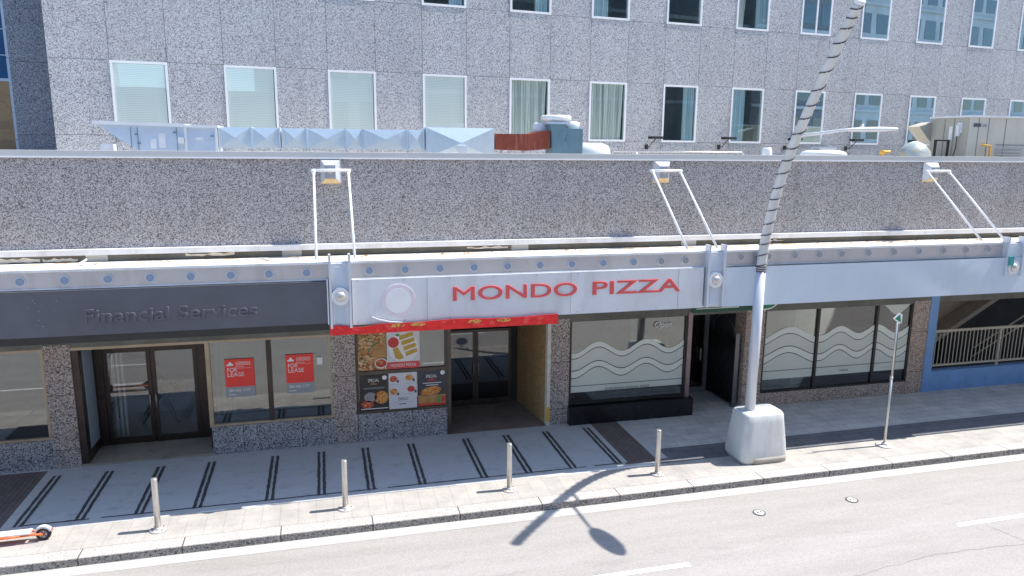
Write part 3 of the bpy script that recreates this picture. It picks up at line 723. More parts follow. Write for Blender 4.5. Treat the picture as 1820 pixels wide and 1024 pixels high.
for i, x in enumerate(LX):
    if first is None:
        m = MB(); disc(m, x, 14.22, 4.63, .088, .018); first = m.build('round_light', 'pier_metal', can)
        m = MB(); disc(m, x, 14.204, 4.63, .068, .010); fl = m.build('lens', 'light_lens', first); x_first = x
    else:
        c = first.copy(); COL.objects.link(c); c.parent = can; c.location.x = x - x_first; c.location.z = .04*(x > 8)
        l2 = fl.copy(); COL.objects.link(l2); l2.parent = c
        if x > 6.5:
            if grey_lens is None: grey_lens = fl.data.copy(); grey_lens.materials.clear(); grey_lens.materials.append(MATS['lens_grey'])
            l2.data = grey_lens
def pier(x0, x1, zb, zt, zd, cap=True):
    m = MB(); m.box(x0, x1, 14.13, 14.22, zb, 4.80)
    m.box(x0-.045, x0, 14.05, 14.24, zb-.02, zt); m.box(x1, x1+.045, 14.05, 14.24, zb-.02, zt)
    p = m.build('pier', 'pier_metal', can)
    m = MB(); m.box(x0+.07, x1-.07, 14.122, 14.13, zb+.04, 4.74); m.build('channel', 'banner_white', p)
    xm = (x0+x1)/2
    m = MB(); disc(m, xm, 14.122, zd, .17, .06, 28); disc(m, xm, 14.072, zd, .13, .012, 28); m.build('disc', 'white_metal', p)
    m = MB()
    m.loft([[(xm+r*math.cos(a*PI/10), 14.06-h, zd+r*math.sin(a*PI/10)) for a in range(20)] for r, h in ((.10, 0), (.09, .03), (.06, .05), (.02, .06))]); m.build('dome', 'steel', p)
pier(.12, .44, 3.57, 4.98, 4.17); pier(8.09, 8.42, 3.62, 4.97, 4.20); pier(16.16, 16.6, 4.02, 4.97, 4.22)
MB().box(16.16, 16.30, 14.02, 14.12, 4.28, 4.50).build('junction_box', 'teal_box', can)
def bracket(xc, hw):
    m = MB(); a, b_, z0, z1 = xc-.225, xc+.225, 6.17, 6.72
    s1 = [(a, 16.995, z0), (b_, 16.995, z0), (b_, 16.995, z1), (a, 16.995, z1)]
    s2 = [(a+.09, 16.78, z0+.12), (b_-.13, 16.78, z0+.12), (b_-.13, 16.78, z1-.14), (a+.09, 16.78, z1-.14)]
    m.loft([s1, s2], False)
    p = m.build('bracket', 'pier_metal', can)
    MB().box(xc-.135, xc+.095, 16.765, 16.78, 6.29, 6.58).build('front_plate', 'bracket_grey', p)
    m = MB(); m.face([(a, 16.99, z0-.003), (b_, 16.99, z0-.003), (b_-.13, 16.775, z0+.117), (a+.09, 16.775, z0+.117)]); m.build('rusty_underside', 'rust_yellow', p)
    m = MB(); disc(m, xc-.02, 16.765, 6.45, .065, .02); m.build('bolt_cap', 'steel', p)
    m = MB(); m.cyl((xc-hw-.06, 16.72, 6.47), (xc+hw+.06, 16.72, 6.47), .032, 12); m.build('cross_bar', 'white_metal', p)
    for s in (-1, 1):
        m = MB(); m.cyl((xc+s*hw, 16.72, 6.47), (xc+s*hw, 14.72, 4.80), .026, 12); m.tube([(xc+s*hw, 16.72, 6.47), (xc+s*hw, 16.66, 6.42)], .042, 10); m.build('rod', 'white_metal', p)
bracket(.225, .37); bracket(8.25, .37); bracket(16.37, .36); bracket(-7.8, .37); bracket(24.4, .37)
# canopy lip debris: small torn bits of roof membrane, loose pipe
m = MB()
for k in range(170):
    x = random.uniform(9.5, 18.5) if k < 110 else random.uniform(-6, 9.5)
    y = random.uniform(16.35, 16.8); r_ = random.uniform(.02, .07)
    a0 = random.random()*6
    m.face([(x+r_*math.cos(a0+j*2.1)*random.uniform(.5, 1.6), y+r_*math.sin(a0+j*2.1), 4.558+random.uniform(0, .03)) for j in range(3)])
m.build('roof_debris', 'print_brown', can)
m = MB(); m.tube([(-4.92, 16.2, 4.52), (-4.72, 16.55, 4.66)], .022, 8); m.build('loose_pipe', 'white_metal', can)

# signs on the canopy
sg = thing('sign_board', 'long dark grey sign board with raised same-coloured Financial Services lettering', 'sign', (-3, 14.2, 3.6))
m = MB(); m.box(-16, .03, 14.14, 14.2, 3.64, 4.46); m.build('board', 'black_board', sg)
text('Financial Services', -4.19, 3.86, 14.138, .355, 'black_board', sg, 'letters', .012, wx=2.92, bevel=.006)
m = MB(); m.box(.03, .055, 14.12, 14.2, 3.62, 4.5); m.build('edge_trim', 'white_metal', sg)
m = MB()
for k in range(14):
    x, z = random.choice([(-4.95, 4.25), (-4.85, 4.05), (-4.9, 3.85), (-4.6, 4.1)]); x += random.gauss(0, .09); z += random.gauss(0, .09); r_ = random.uniform(.003, .007)
    m.box(x-r_, x+r_, 14.137, 14.14, max(3.66, z-r_), min(4.44, z+r_*1.6))
m.build('paint_chips', 'light_lens', sg)
sg2 = thing('sign_board', 'white shop sign with red capital letters over the pizza shop entrance', 'sign', (4, 14.2, 3.6))
m = MB(); m.box(.50, 8.0, 14.15, 14.2, 3.58, 4.475); m.build('board', 'board_white', sg2)
text('MONDO', 2.42, 3.98, 14.145, .40, 'letter_red', sg2, 'letters', .01, wx=2.62, bevel=.004)
text('PIZZA', 5.38, 3.98, 14.145, .40, 'letter_red', sg2, 'letters', .01, wx=2.02, bevel=.004)
m = MB()
for x in (1.95, 4.95, 7.4): m.box(x-.004, x+.004, 14.147, 14.15, 3.6, 4.47)
for k in range(9):
    for z in (3.63, 4.44): disc(m, .6+.9*k, 14.15, z, .012, .004, 8)
m.build('board_seams', 'poster_grey', sg2)
m = MB(); disc(m, 1.38, 14.15, 4.03, .33, .012, 36); m.build('emblem', 'logo_pink', sg2)
m = MB(); disc(m, 1.38, 14.137, 4.03, .25, .004, 36); m.build('emblem_centre', 'sign_white', sg2)
# banner with wavy top under the sign
m = MB(); n_ = 60
def bz(x):
    return 3.60 - .07*math.exp(-((x-.62)/.28)**2) + .015*math.sin(x*3.1)
for k in range(n_):
    a = .06+4.6*k/n_; b_ = .06+4.6*(k+1)/n_
    m.prism([(a, 3.41), (b_, 3.41), (b_, bz(b_)), (a, bz(a))], 14.085, 14.10)
bn = m.build('banner', 'banner_red_print'); tag(bn, 'narrow red vinyl banner with a wavy top edge under the white pizza sign', 'banner')
m = MB()
for x, mt in ((1.35, 0), (1.75, 0), (2.9, 0), (3.5, 0)):
    disc(m, x, 14.085, 3.545, .10, .003, 16, 1.5, .38)
m.build('food_print', 'print_pizza', bn)
m = MB(); m.prism([(.86, 3.74), (1.0, 3.66), (1.2, 3.61), (1.45, 3.60), (1.2, 3.635), (1.02, 3.68)], 14.09, 14.12)
tag(m.build('peeled_vinyl', 'sign_white'), 'curled strip of white vinyl peeling off the sign above the red banner', 'vinyl strip')
bb = thing('cloth_banner', 'long blank pale blue cloth banner stretched along the canopy right of the lamp post', 'banner', (14, 14.2, 3.6))
m = MB(); nx, nz = 120, 10
X0, X1 = 8.50, 30.0
def by(x, z):
    d = .006*math.sin(x*2.2+z*5)*math.exp(-((x-15.2)/2.2)**2) + .0022*math.sin((x*.8-z*1.2)*13)*math.exp(-((x-15.0)/1.0)**2) + .003*math.sin(x*1.3)
    return 14.10+d
nx = 360; nz = 14
m.v = [(X0+(X1-X0)*i/nx, by(X0+(X1-X0)*i/nx, .9*j/nz), 3.585+.88*j/nz) for j in range(nz+1) for i in range(nx+1)]
for j in range(nz):
    for i in range(nx):
        k = j*(nx+1)+i; m.f.append((k, k+1, k+nx+2, k+nx+1)); m.mi.append(0); m.sm.append(True)
m.build('cloth', 'banner_white', bb)
m = MB(); m.box(X0, X1, 14.12, 14.15, 3.58, 3.60); m.build('hem_bar', 'white_metal', bb)
# green signs hung under the canopy
gs = thing('hanging_sign', 'dark green sign with a white outline hung over the gated doorway', 'sign', (10.0, 16.6, 3.0))
m = MB(); m.box(9.1, 10.84, 16.55, 16.62, 2.87, 3.25); m.build('board', 'awning_green', gs)
m = MB()
for z in (2.97, 3.18): m.box(9.2, 10.42, 16.546, 16.55, z-.010, z+.010)
m.box(10.40, 10.42, 16.546, 16.55, 2.97, 3.18); m.build('outline', 'sign_white', gs)
MB().box(10.86, 11.0, 16.54, 16.6, 2.87, 3.3).build('end_cap', 'awning_green', gs)
m = MB()
for x in (9.3, 10.7): m.cyl((x, 16.58, 3.25), (x, 16.58, 3.58), .012, 8)
m.build('hanger', 'rim', gs)
g2 = thing('hanging_sign', 'green oval sign with a white rim, mostly hidden behind the lamp post', 'sign', (11.0, 16.3, 3.0))
m = MB(); disc(m, 11.02, 16.34, 3.14, .30, .04, 32, 1.35, .75); m.build('board', 'sign_white', g2)
m = MB(); disc(m, 11.02, 16.30, 3.14, .26, .004, 32, 1.38, .74); m.build('face', 'sign_green', g2)
m = MB(); m.cyl((10.8, 16.32, 3.3), (10.8, 16.32, 3.58), .012, 8); m.cyl((11.2, 16.32, 3.3), (11.2, 16.32, 3.58), .012, 8); m.build('hanger', 'rim', g2)

# posters
def lease(x0, x1, z0, z1, label):
    p = thing('poster', label, 'poster', ((x0+x1)/2, 17.0, z0), 0, 'red for lease posters')
    w_ = x1-x0; h_ = z1-z0; y = 17.008
    m = MB(); m.box(x0, x1, y, y+.006, z0+.27*h_, z1); m.build('red_sheet', 'poster_red', p)
    m = MB(); m.box(x0, x1, y, y+.006, z0, z0+.27*h_); m.build('grey_sheet', 'poster_grey', p)
    text('FOR', x0+.07*w_, z0+.67*h_, y-.001, .14, 'sign_white', p, 'headline', .0008, wx=.34*w_)
    text('LEASE', x0+.07*w_, z0+.545*h_, y-.001, .14, 'sign_white', p, 'headline', .0008, wx=.56*w_)
    text('780 420 1177', x0+.07*w_, z0+.14*h_, y-.001, .09, 'sign_white', p, 'phone_number', .0008, wx=.76*w_)
    text('CUSHMAN &', x0+.37*w_, z0+.885*h_, y-.001, .062, 'sign_white', p, 'company_name', .0008, wx=.5*w_)
    text('WAKEFIELD', x0+.37*w_, z0+.835*h_, y-.001, .062, 'sign_white', p, 'company_name', .0008, wx=.52*w_)
    text('Edmonton', x0+.37*w_, z0+.785*h_, y-.001, .04, 'sign_white', p, 'company_name', .0008, wx=.3*w_)
    m = MB(); m.box(x0+.38*w_, x1-.1*w_, y-.002, y-.001, z0+.755*h_, z0+.76*h_); m.box(x0+.07*w_, x0+.35*w_, y-.002, y-.001, z0+.06*h_, z0+.075*h_)
    bx = x0+.06*w_; bz_ = z0+.83*h_
    m.prism([(bx, bz_), (bx+.24*w_, bz_), (bx+.24*w_, bz_+.035*h_), (bx+.19*w_, bz_+.055*h_), (bx+.14*w_, bz_+.10*h_), (bx+.10*w_, bz_+.10*h_), (bx+.06*w_, bz_+.05*h_), (bx, bz_+.025*h_)], y-.002, y-.001)
    m.build('emblem', 'sign_white', p)
lease(-2.27, -1.64, 1.34, 2.235, 'red and grey for lease poster in the left pane, nearer the glass doors')
lease(-.95, -.33, 1.33, 2.26, 'red and grey for lease poster in the right pane, beside the small white notice')
m = MB(); m.box(-.25, -.13, 17.008, 17.012, 1.99, 2.16)
tag(m.build('notice', 'label_white'), 'small white paper notice on the glass right of a red poster', 'notice')

yv = 16.985
def fposter(x0, x1, z0, z1, mat, label):
    p = thing('menu_poster', label, 'poster', ((x0+x1)/2, yv, z0), 0, 'food posters of the pizza shop')
    MB().box(x0, x1, yv, yv+.01, z0, z1).build('sheet', mat, p); return p
def pr(p, poly, mat, lay=1, name='print'):
    MB().prism(poly, yv-.0015*lay, yv-.0015*(lay-1)).build(name, mat, p)
def el(cx, cz, rx, rz, rot=0, n=26):
    return [(cx+rx*math.cos(2*PI*i/n)*math.cos(rot)-rz*math.sin(2*PI*i/n)*math.sin(rot), cz+rx*math.cos(2*PI*i/n)*math.sin(rot)+rz*math.sin(2*PI*i/n)*math.cos(rot)) for i in range(n)]
def rc(a, b, c, d): return [(a, c), (b, c), (b, d), (a, d)]
p = fposter(.69, 1.35, 1.77, 2.68, 'print_pasta', 'food photo of pasta and pizza slices, top left of the menu window')
pr(p, rc(1.02, 1.35, 2.08, 2.36), 'print_wood'); pr(p, el(1.22, 1.93, .15, .12), 'sign_white'); pr(p, el(1.22, 1.93, .13, .10), 'print_pizza_red', 2)
p = fposter(1.36, 2.14, 1.77, 2.68, 'poster_white', 'poster of yellow breadsticks and red dip with a red band')
pr(p, el(1.76, 2.28, .36, .36), 'sign_white')
pr(p, el(1.52, 2.42, .13, .13), 'print_red', 2)
for k in range(4):
    cx_, cz_ = 1.86+.03*k*0, 2.56-.135*k
    pr(p, [(cx_-.19+.05*k, cz_-.09), (cx_+.14+.03*k, cz_+.01), (cx_+.12+.03*k, cz_+.10), (cx_-.21+.05*k, cz_+.02)], 'print_gold', 2)
pr(p, [(1.50, 2.28), (1.62, 2.30), (1.76, 2.03), (1.66, 1.99), (1.56, 2.03)], 'print_gold', 2)
pr(p, el(1.62, 2.60, .05, .03), 'print_green', 2)
pr(p, rc(1.36, 2.14, 1.77, 1.94), 'letter_red', 3)
text('MONDO PIZZA', 1.44, 1.82, yv-.006, .1, 'sign_white', p, 'lettering', .0008, wx=.60)
p = fposter(.70, 1.37, .78, 1.64, 'poster_black', 'black poster with two pizzas, bottom left of the menu window')
pr(p, el(.95, 1.10, .15, .12), 'print_grey'); pr(p, el(1.21, 1.08, .16, .16), 'print_pizza'); pr(p, el(.87, .92, .15, .10), 'print_pizza_red'); pr(p, rc(.72, 1.36, .80, .82), 'sign_white', 2)
pr(p, el(1.29, 1.57, .055, .055), 'sign_white')
text('SPECIAL', .90, 1.48, yv-.004, .11, 'sign_white', p, 'lettering', .0008, wx=.26); text('Offer', .94, 1.41, yv-.004, .07, 'print_gold', p, 'lettering', .0008, wx=.17, shear=.2)
pr(p, rc(.78, 1.3, 1.33, 1.34), 'poster_grey'); pr(p, rc(.80, 1.28, 1.305, 1.315), 'poster_grey')
p = fposter(1.39, 2.06, .76, 1.66, 'poster_white', 'white menu sheet with four small dishes, bottom middle of the menu window')
for (cx_, cz_, mt) in ((1.50, 1.52, 'print_pizza_red'), (1.88, 1.53, 'print_pizza'), (1.50, 1.20, 'print_pizza'), (1.92, 1.24, 'print_red')):
    pr(p, el(cx_, cz_, .09, .075), mt); pr(p, rc(cx_+.08, cx_+.13, cz_-.10, cz_-.03), 'poster_navy')
for k in range(6): pr(p, rc(1.42+(k % 2)*.35, 1.62+(k % 2)*.35, 1.38-.13*(k//2), 1.386-.13*(k//2)), 'poster_grey')
text('DEALS', 1.60, .97, yv-.004, .1, 'print_line', p, 'lettering', .0008, wx=.24)
pr(p, rc(1.63, 1.80, .865, .885), 'poster_navy'); pr(p, rc(1.5, 1.98, .92, .924), 'poster_grey')
p = fposter(2.09, 2.76, .78, 1.66, 'poster_navy', 'navy poster with one oval pizza, bottom right of the menu window')
pr(p, rc(2.09, 2.76, .84, 1.05), 'print_wood'); pr(p, rc(2.09, 2.76, .78, .84), 'print_red', 2)
pr(p, el(2.40, 1.14, .26, .12, .18), 'print_brown', 2); pr(p, el(2.40, 1.155, .24, .105, .18), 'print_pizza', 3)
pr(p, rc(2.55, 2.64, .86, 1.0), 'print_green', 4); pr(p, rc(2.66, 2.75, .86, 1.0), 'print_red', 4)
pr(p, el(2.69, 1.60, .055, .055), 'sign_white')
text('SPECIAL', 2.28, 1.49, yv-.004, .11, 'sign_white', p, 'lettering', .0008, wx=.27); text('Offer', 2.32, 1.40, yv-.004, .1, 'poster_red', p, 'lettering', .0008, wx=.19, shear=.2)
pr(p, rc(2.2, 2.66, 1.345, 1.365), 'poster_white'); pr(p, rc(2.28, 2.58, 1.29, 1.31), 'poster_white')

# ------------------------------------------------------------------ tower
ct, st = math.cos(0.101834), math.sin(0.101834)
tw = thing('office_tower', 'tall speckled grey granite office block with rows of white framed windows behind the low roof', 'building', (-22*st, 22*ct, 0), 0.101834)
NW = 16; WW = 1.36; PT = 2.747; A0 = -2.94
xs = [-4.33]
for i in range(NW): xs += [A0+PT*i, A0+PT*i+WW]
xs.append(A0+PT*NW+1)
zs = [5.5, 7.22, 9.12, 11.05, 12.95, 14.88, 16.78, 19]
m = MB(); RV = .10
for i in range(len(xs)-1):
    for j in range(len(zs)-1):
        a, b_, c, d_ = xs[i], xs[i+1], zs[j], zs[j+1]
        if i % 2 == 1 and j % 2 == 1:
            m.face([(a, 0, c), (a, RV, c), (a, RV, d_), (a, 0, d_)]); m.face([(b_, 0, c), (b_, 0, d_), (b_, RV, d_), (b_, RV, c)])
            m.face([(a, 0, d_), (b_, 0, d_), (b_, RV, d_), (a, RV, d_)]); m.face([(a, 0, c), (a, RV, c), (b_, RV, c), (b_, 0, c)])
        else: m.face([(a, 0, c), (b_, 0, c), (b_, 0, d_), (a, 0, d_)])
m.face([(xs[0], 0, 5.5), (xs[0], 0, 19), (xs[0], 8, 19), (xs[0], 8, 5.5)]); m.face([(xs[0], 0, 19), (xs[-1], 0, 19), (xs[-1], 8, 19), (xs[0], 8, 19)])
m.build('wall', 'tower_granite', tw, local=True)
m = MB(); m.box(-5.50, -4.0, 1.5, 8, 5.5, 19); m.build('recessed_wall', 'recess_shade_granite', tw, local=True)
m = MB()
for zb in (7.0, 10.83, 14.66): m.box(-4.2, xs[-1], .12, 3.0, zb-.15, zb)
m.box(-4.2, xs[-1], 2.5, 2.6, 6, 18)
for i in range(NW): m.box(A0+PT*i+2.0, A0+PT*i+2.1, .12, 2.5, 6, 18)
m.build('interior', 'office_dim', tw, local=True)
F = .066
m = MB(); y0 = -.014; y1 = RV
m.box(0, WW, y0, y1, 0, F); m.box(0, WW, y0, y1, 1.9-F, 1.9); m.box(0, F, y0, y1, F, 1.9-F); m.box(WW-F, WW, y0, y1, F, 1.9-F)
wproto = m.build('window', 'tower_frame', tw, local=True)
m = MB(); m.face([(F*.8, .003, F*.8), (WW-F*.8, .003, F*.8), (WW-F*.8, .003, 1.9-F*.8), (F*.8, .003, 1.9-F*.8)]); pproto = m.build('pane', 'tower_glass', wproto, local=True)
m = MB(); m.box(.07, WW-.085, .012, .018, .11, 1.83); bproto = m.build('blind', 'window_blind', wproto, local=True)
def wavy(x0, x1, mat, nm='curtain', sw=0.):
    m = MB(); n = max(6, int((x1-x0)/.025))
    for k in range(n):
        a = x0+(x1-x0)*k/n; b_ = x0+(x1-x0)*(k+1)/n
        m.face([(a-sw, .07+.03*math.sin(a*70), .05), (b_-sw, .07+.03*math.sin(b_*70), .05), (b_, .07+.03*math.sin(b_*70), 1.88), (a, .07+.03*math.sin(a*70), 1.88)], True)
    return m.build(nm, mat, wproto, local=True)
cA = wavy(.08, WW-.35, 'curtain_sheer'); cB = wavy(WW-.36, WW-.08, 'curtain_sheer', sw=.08); cC = wavy(.07, .50, 'curtain_sheer'); cD = wavy(.55, WW-.1, 'curtain_sheer', sw=.05)
cE = wavy(WW-.52, WW-.12, 'curtain_blue'); cF = wavy(.08, .6, 'curtain_blue', sw=.0); cG = wavy(.08, .42, 'curtain_sheer', sw=.12)
m = MB(); m.box(.66, .72, -.012, .03, F, 1.9-F); mull = m.build('mullion', 'tower_frame', wproto, local=True)
m = MB(); m.box(.07, WW-.085, .02, .026, 1.25, 1.83); cH = m.build('half_blind', 'window_blind', wproto, local=True)
m = MB(); m.box(.07, WW-.085, .02, .026, .8, 1.83); cI = m.build('half_blind', 'window_blind', wproto, local=True)
protos = dict(H=cH, I=cI, blind=bproto, A=cA, B=cB, C=cC, D=cD, E=cE, F=cF, G=cG, M=mull)
low = {0: ['blind'], 1: ['blind'], 2: ['blind'], 3: ['blind'], 4: ['A', 'B'], 5: ['C', 'D'], 10: ['E'], 9: ['E'], 11: ['E'], 12: ['E'], 6: ['E'], 7: ['F'], 8: ['G']}
up = {2: ['I'], 3: ['E', 'H'], 4: ['E'], 5: ['F'], 6: ['H'], 7: ['G', 'E'], 8: ['M', 'F', 'E'], 9: ['E'], 10: ['E'], 11: ['F', 'E'], 12: ['E'], 13: ['E']}
for row, tab in ((0, low), (1, up), (2, {})):
    for i in range(NW):
        if row == 2 and i > 12: continue
        c = wproto.copy(); COL.objects.link(c); c.parent = tw; c.location = (A0+PT*i, 0, 7.22+3.83*row)
        q = pproto.copy(); COL.objects.link(q); q.parent = c
        for key in tab.get(i, ['E'] if (i+row) % 3 == 0 else []):
            q = protos[key].copy(); COL.objects.link(q); q.parent = c
for o in (list(protos.values()) + [pproto, wproto]): bpy.data.objects.remove(o)

# floodlights on arms along the tower foot
def tloc(a, y, z): return (a*ct-(22+y)*st, a*st+(22+y)*ct, z)
for k, (a, lab) in enumerate(((13.1, 'black floodlight on a short arm, leftmost of the row on the tower'), (16.0, 'black floodlight on a short arm, second from the left on the tower'), (18.85, 'black floodlight on a short arm just behind the lamp post'), (21.7, 'black floodlight on a short arm below the oval street lamp head'), (24.6, 'black floodlight on a short arm nearest the plastic wrapped dome'))):
    if k == 0:
        fl0 = thing('floodlight', lab, 'floodlight', tloc(a, 0, 7.36), 0.101834, 'floodlights on the tower wall')
        m = MB(); m.tube([(-.12, 0, -.30), (-.12, -.20, -.30), (-.10, -.34, -.16), (0, -.38, -.04)], .014, 8); m.box(-.18, -.06, -.02, .0, -.38, -.22); m.build('arm', 'flood_black', fl0, local=True)
        m = MB(); m.box(-.23, .23, -.52, -.26, -.04, .045); m.box(-.26, -.23, -.46, -.32, -.02, .03); m.build('lamp_head', 'flood_black', fl0, bevel=.012, local=True)
        kids = [o for o in bpy.data.objects if o.parent == fl0]
    else:
        c = fl0.copy(); COL.objects.link(c); c.location = tloc(a, 0, 7.38); c['label'] = lab
        for o in kids:
            q = o.copy(); COL.objects.link(q); q.parent = c

# neighbour building at far left
nb = thing('neighbour_building', 'dark blue glass and tan brick building with a pale metal corner, far left', 'building', tloc(-12, 3.0, 0), 0.101834)
m = MB(); m.box(-8, 6.12, 0, 6, 5.5, 8.7); m.build('brick_wall', 'nb_brick', nb, local=True)
m = MB(); m.box(-8, 6.12, 0, 6, 8.76, 18); m.build('curtain_wall', 'nb_glass', nb, local=True)
m = MB(); m.box(-8, 6.12, -.04, 0, 8.7, 8.78)
for z in (9.4, 10.1, 10.8, 11.5): m.box(-8, 6.12, -.02, 0, z, z+.025)
m.build('sill_band', 'nb_metal', nb, local=True)
m = MB()
for k in range(14): m.box(6.12, 6.40, -.15, 1, 5.6+.75*k, 5.6+.75*k+.735)
m.build('corner_panels', 'nb_metal', nb, local=True)

# ------------------------------------------------------------------ roof equipment
RZ = 6.3
cd_ = MB()
cd_.tube([(7.9, 19.3, 6.92), (11.9, 19.3, 6.92), (11.95, 19.3, 6.88), (11.95, 19.3, 6.3)], .022, 8); cd_.tube([(8.6, 19.3, 6.3), (8.6, 19.3, 6.92)], .015, 6)
tag(cd_.build('conduit', 'steel'), 'thin steel conduit run between the white tank and the white roof vent', 'conduit')
ah = thing('air_handler', 'pale blue air handling unit with a slanted end, leftmost on the roof', 'air handler', (-3.5, 18.6, RZ))
m = MB(); m.prism([(-4.80, 7.44), (-2.98, 7.40), (-2.98, 6.35), (-4.0, 6.35), (-4.0, 6.86), (-4.62, 7.30)], 18.5, 19.6); m.build('cabinet', 'hvac_blue', ah)
m = MB(); m.box(-2.96, -2.32, 18.5, 19.6, 6.35, 7.38); m.build('end_cabinet', 'hvac_blue', ah)
m = MB(); m.prism([(-4.86, 7.50), (-4.86, 7.43), (-2.95, 7.39), (-2.95, 7.46)], 18.42, 19.7); m.box(-2.95, -2.26, 18.42, 19.7, 7.38, 7.435); m.box(-2.99, -2.94, 18.45, 18.5, 6.35, 7.39); m.box(-2.33, -2.28, 18.45, 18.5, 6.35, 7.38); m.build('trim', 'white_metal', ah)
m = MB()
for x in (-4.12, -3.98, -3.16): m.box(x, x+.012, 18.488, 18.5, 6.35, 7.37)
for x, z in ((-4.0, 7.2), (-3.96, 7.0), (-3.2, 7.25), (-2.4, 7.18)): m.box(x-.03, x+.03, 18.46, 18.5, z, z+.03)
m.build('panel_seams', 'hvac_teal', ah)
for a_, b_, c_, d_ in ((-3.72, -3.6, 6.9, 7.12), (-3.54, -3.40, 6.92, 7.25), (-2.75, -2.6, 7.1, 7.16)): MB().box(a_, b_, 18.488, 18.5, c_, d_).build('label_plate', 'label_white', ah)
m = MB(); m.box(-3.13, -3.0, 18.42, 18.5, 7.02, 7.16); m.build('switch_box', 'white_metal', ah)
MB().box(-4.68, -4.42, 18.2, 18.45, RZ, 6.99).build('roof_hatch', 'label_white', ah)

du = thing('duct', 'long cross-creased galvanised air duct running along the roof', 'duct', (1, 18.6, RZ))
def xbox(mb, x0, x1, y0, y1, z0, z1, d=.04):
    xc, zc = (x0+x1)/2, (z0+z1)/2
    c = (xc, y0-d, zc); q = [(x0, y0, z0), (x1, y0, z0), (x1, y0, z1), (x0, y0, z1)]
    for k in range(4): mb.face([q[k], q[(k+1) % 4], c])
    mb.face([(x0, y0, z1), (x1, y0, z1), (x1, y1, z1), (x0, y1, z1)]); mb.face([(x0, y0, z0), (x0, y1, z0), (x1, y1, z0), (x1, y0, z0)])
    mb.face([(x0, y0, z0), (x0, y0, z1), (x0, y1, z1), (x0, y1, z0)]); mb.face([(x1, y0, z0), (x1, y1, z0), (x1, y1, z1), (x1, y0, z1)])
secs = [(-2.26, -1.55), (-1.52, -.92), (-.84, -.30), (-.27, .62), (.65, 1.02), (1.06, 2.10), (2.14, 2.5)]
for a, b_ in secs:
    m = MB(); xbox(m, a, b_, 18.5, 19.2, 6.93, 7.40); m.build('duct_section', 'galvanised', du)
    MB().box(b_-.0, b_+.03, 18.47, 19.22, 6.91, 7.42).build('flange', 'hvac_blue', du)
m = MB()
for x in (-1.54, -.3, .64, 2.12): m.box(x-.02, x+.02, 18.55, 18.59, RZ, 6.93)
m.build('support_leg', 'steel', du)
m = MB(); xbox(m, 2.56, 4.30, 18.45, 19.4, 6.72, 7.47, .12); m.build('plenum', 'galvanised', du)
m = MB(); m.box(3.36, 3.56, 18.27, 18.33, 6.84, 7.0); m.build('access_tag', 'label_white', du)
rd = thing('transition_duct', 'rust red painted duct between the galvanised duct and the teal fan', 'duct', (5, 18.6, RZ))
m = MB(); m.loft([[(x, 18.5-dy, z0), (x, 19.2, z0), (x, 19.2, z1), (x, 18.5-dy, z1)] for x, z0, z1, dy in ((4.34, 6.94, 7.34, 0), (4.62, 6.93, 7.34, .0), (5.2, 6.92, 7.34, .04), (5.55, 6.95, 7.42, .02), (5.80, 6.98, 7.44, 0))], False); m.build('sheet_metal', 'rust_paint', rd)
m = MB(); m.box(4.5, 4.54, 18.6, 18.64, RZ, 6.93); m.box(5.1, 5.14, 18.6, 18.64, RZ, 6.92); m.build('leg', 'steel', rd)
fan = thing('roof_fan', 'teal roof exhaust fan housing with white round caps', 'fan', (6.2, 18.7, RZ))
m = MB(); m.box(6.22, 6.70, 18.5, 19.2, RZ, 7.50); m.build('housing', 'hvac_teal', fan, bevel=.01)
m = MB(); m.prism([(5.82, RZ), (6.24, RZ), (6.24, 6.95), (6.18, 7.2), (6.20, 7.62), (5.80, 7.62), (5.83, 7.2)], 18.40, 19.0); m.build('scroll', 'hvac_teal', fan, bevel=.015)
m = MB(); m.box(5.76, 6.26, 18.36, 19.05, 7.60, 7.66); m.build('collar', 'hvac_blue', fan)
m = MB(); cx_, cy_ = 6.03, 18.75
m.tube([(cx_, cy_, 7.66), (cx_, cy_, 7.70)], [.30, .38], 32); m.tube([(cx_, cy_, 7.70), (cx_, cy_, 7.80), (cx_, cy_, 7.83)], [.40, .40, .36], 32); m.build('cap', 'white_metal', fan)
m = MB(); m.tube([(6.45, 18.95, 7.50), (6.45, 18.95, 7.66), (6.45, 18.95, 7.68)], [.27, .30, .25], 28); m.tube([(5.75, 19.1, 7.3), (5.75, 19.1, 7.62), (5.75, 19.1, 7.65)], [.24, .24, .18], 24); m.build('rear_cap', 'white_metal', fan)
m = MB(); m.tube([(6.72, 19.1, 6.84), (7.45, 19.1, 6.84), (7.62, 19.1, 6.84), (7.68, 19.1, 6.84)], [.30, .30, .24, .12], 24)
tag(m.build('white_tank', 'white_metal'), 'white horizontal cylinder with a rounded end right of the teal fan', 'tank')
m = MB(); m.tube([(12.6, 19.1, RZ), (12.6, 19.1, 7.0), (12.6, 19.1, 7.06)], [.16, .14, .11], 16)
tag(m.build('vent_cap', 'white_metal'), 'short white roof vent just left of the lamp post', 'vent')
dv = thing('dome_vent', 'low white dome vent with a grey fan motor on top, under the street lamp head', 'vent', (14.6, 19.3, RZ))
m = MB(); m.tube([(14.65, 19.3, 6.85), (14.65, 19.3, 6.95), (14.65, 19.3, 7.0), (14.65, 19.3, 7.02)], [.68, .62, .45, .1], 32); m.build('dome', 'white_metal', dv)
m = MB(); m.tube([(14.65, 19.3, RZ), (14.65, 19.3, 6.85)], .4, 24); m.build('curb', 'cap_metal', dv)
m = MB(); m.box(14.35, 14.95, 19.1, 19.5, 7.02, 7.10); m.box(14.6, 14.75, 19.2, 19.4, 7.1, 7.3); m.box(14.45, 14.85, 19.15, 19.45, 7.3, 7.33); m.build('motor', 'cap_metal', dv)
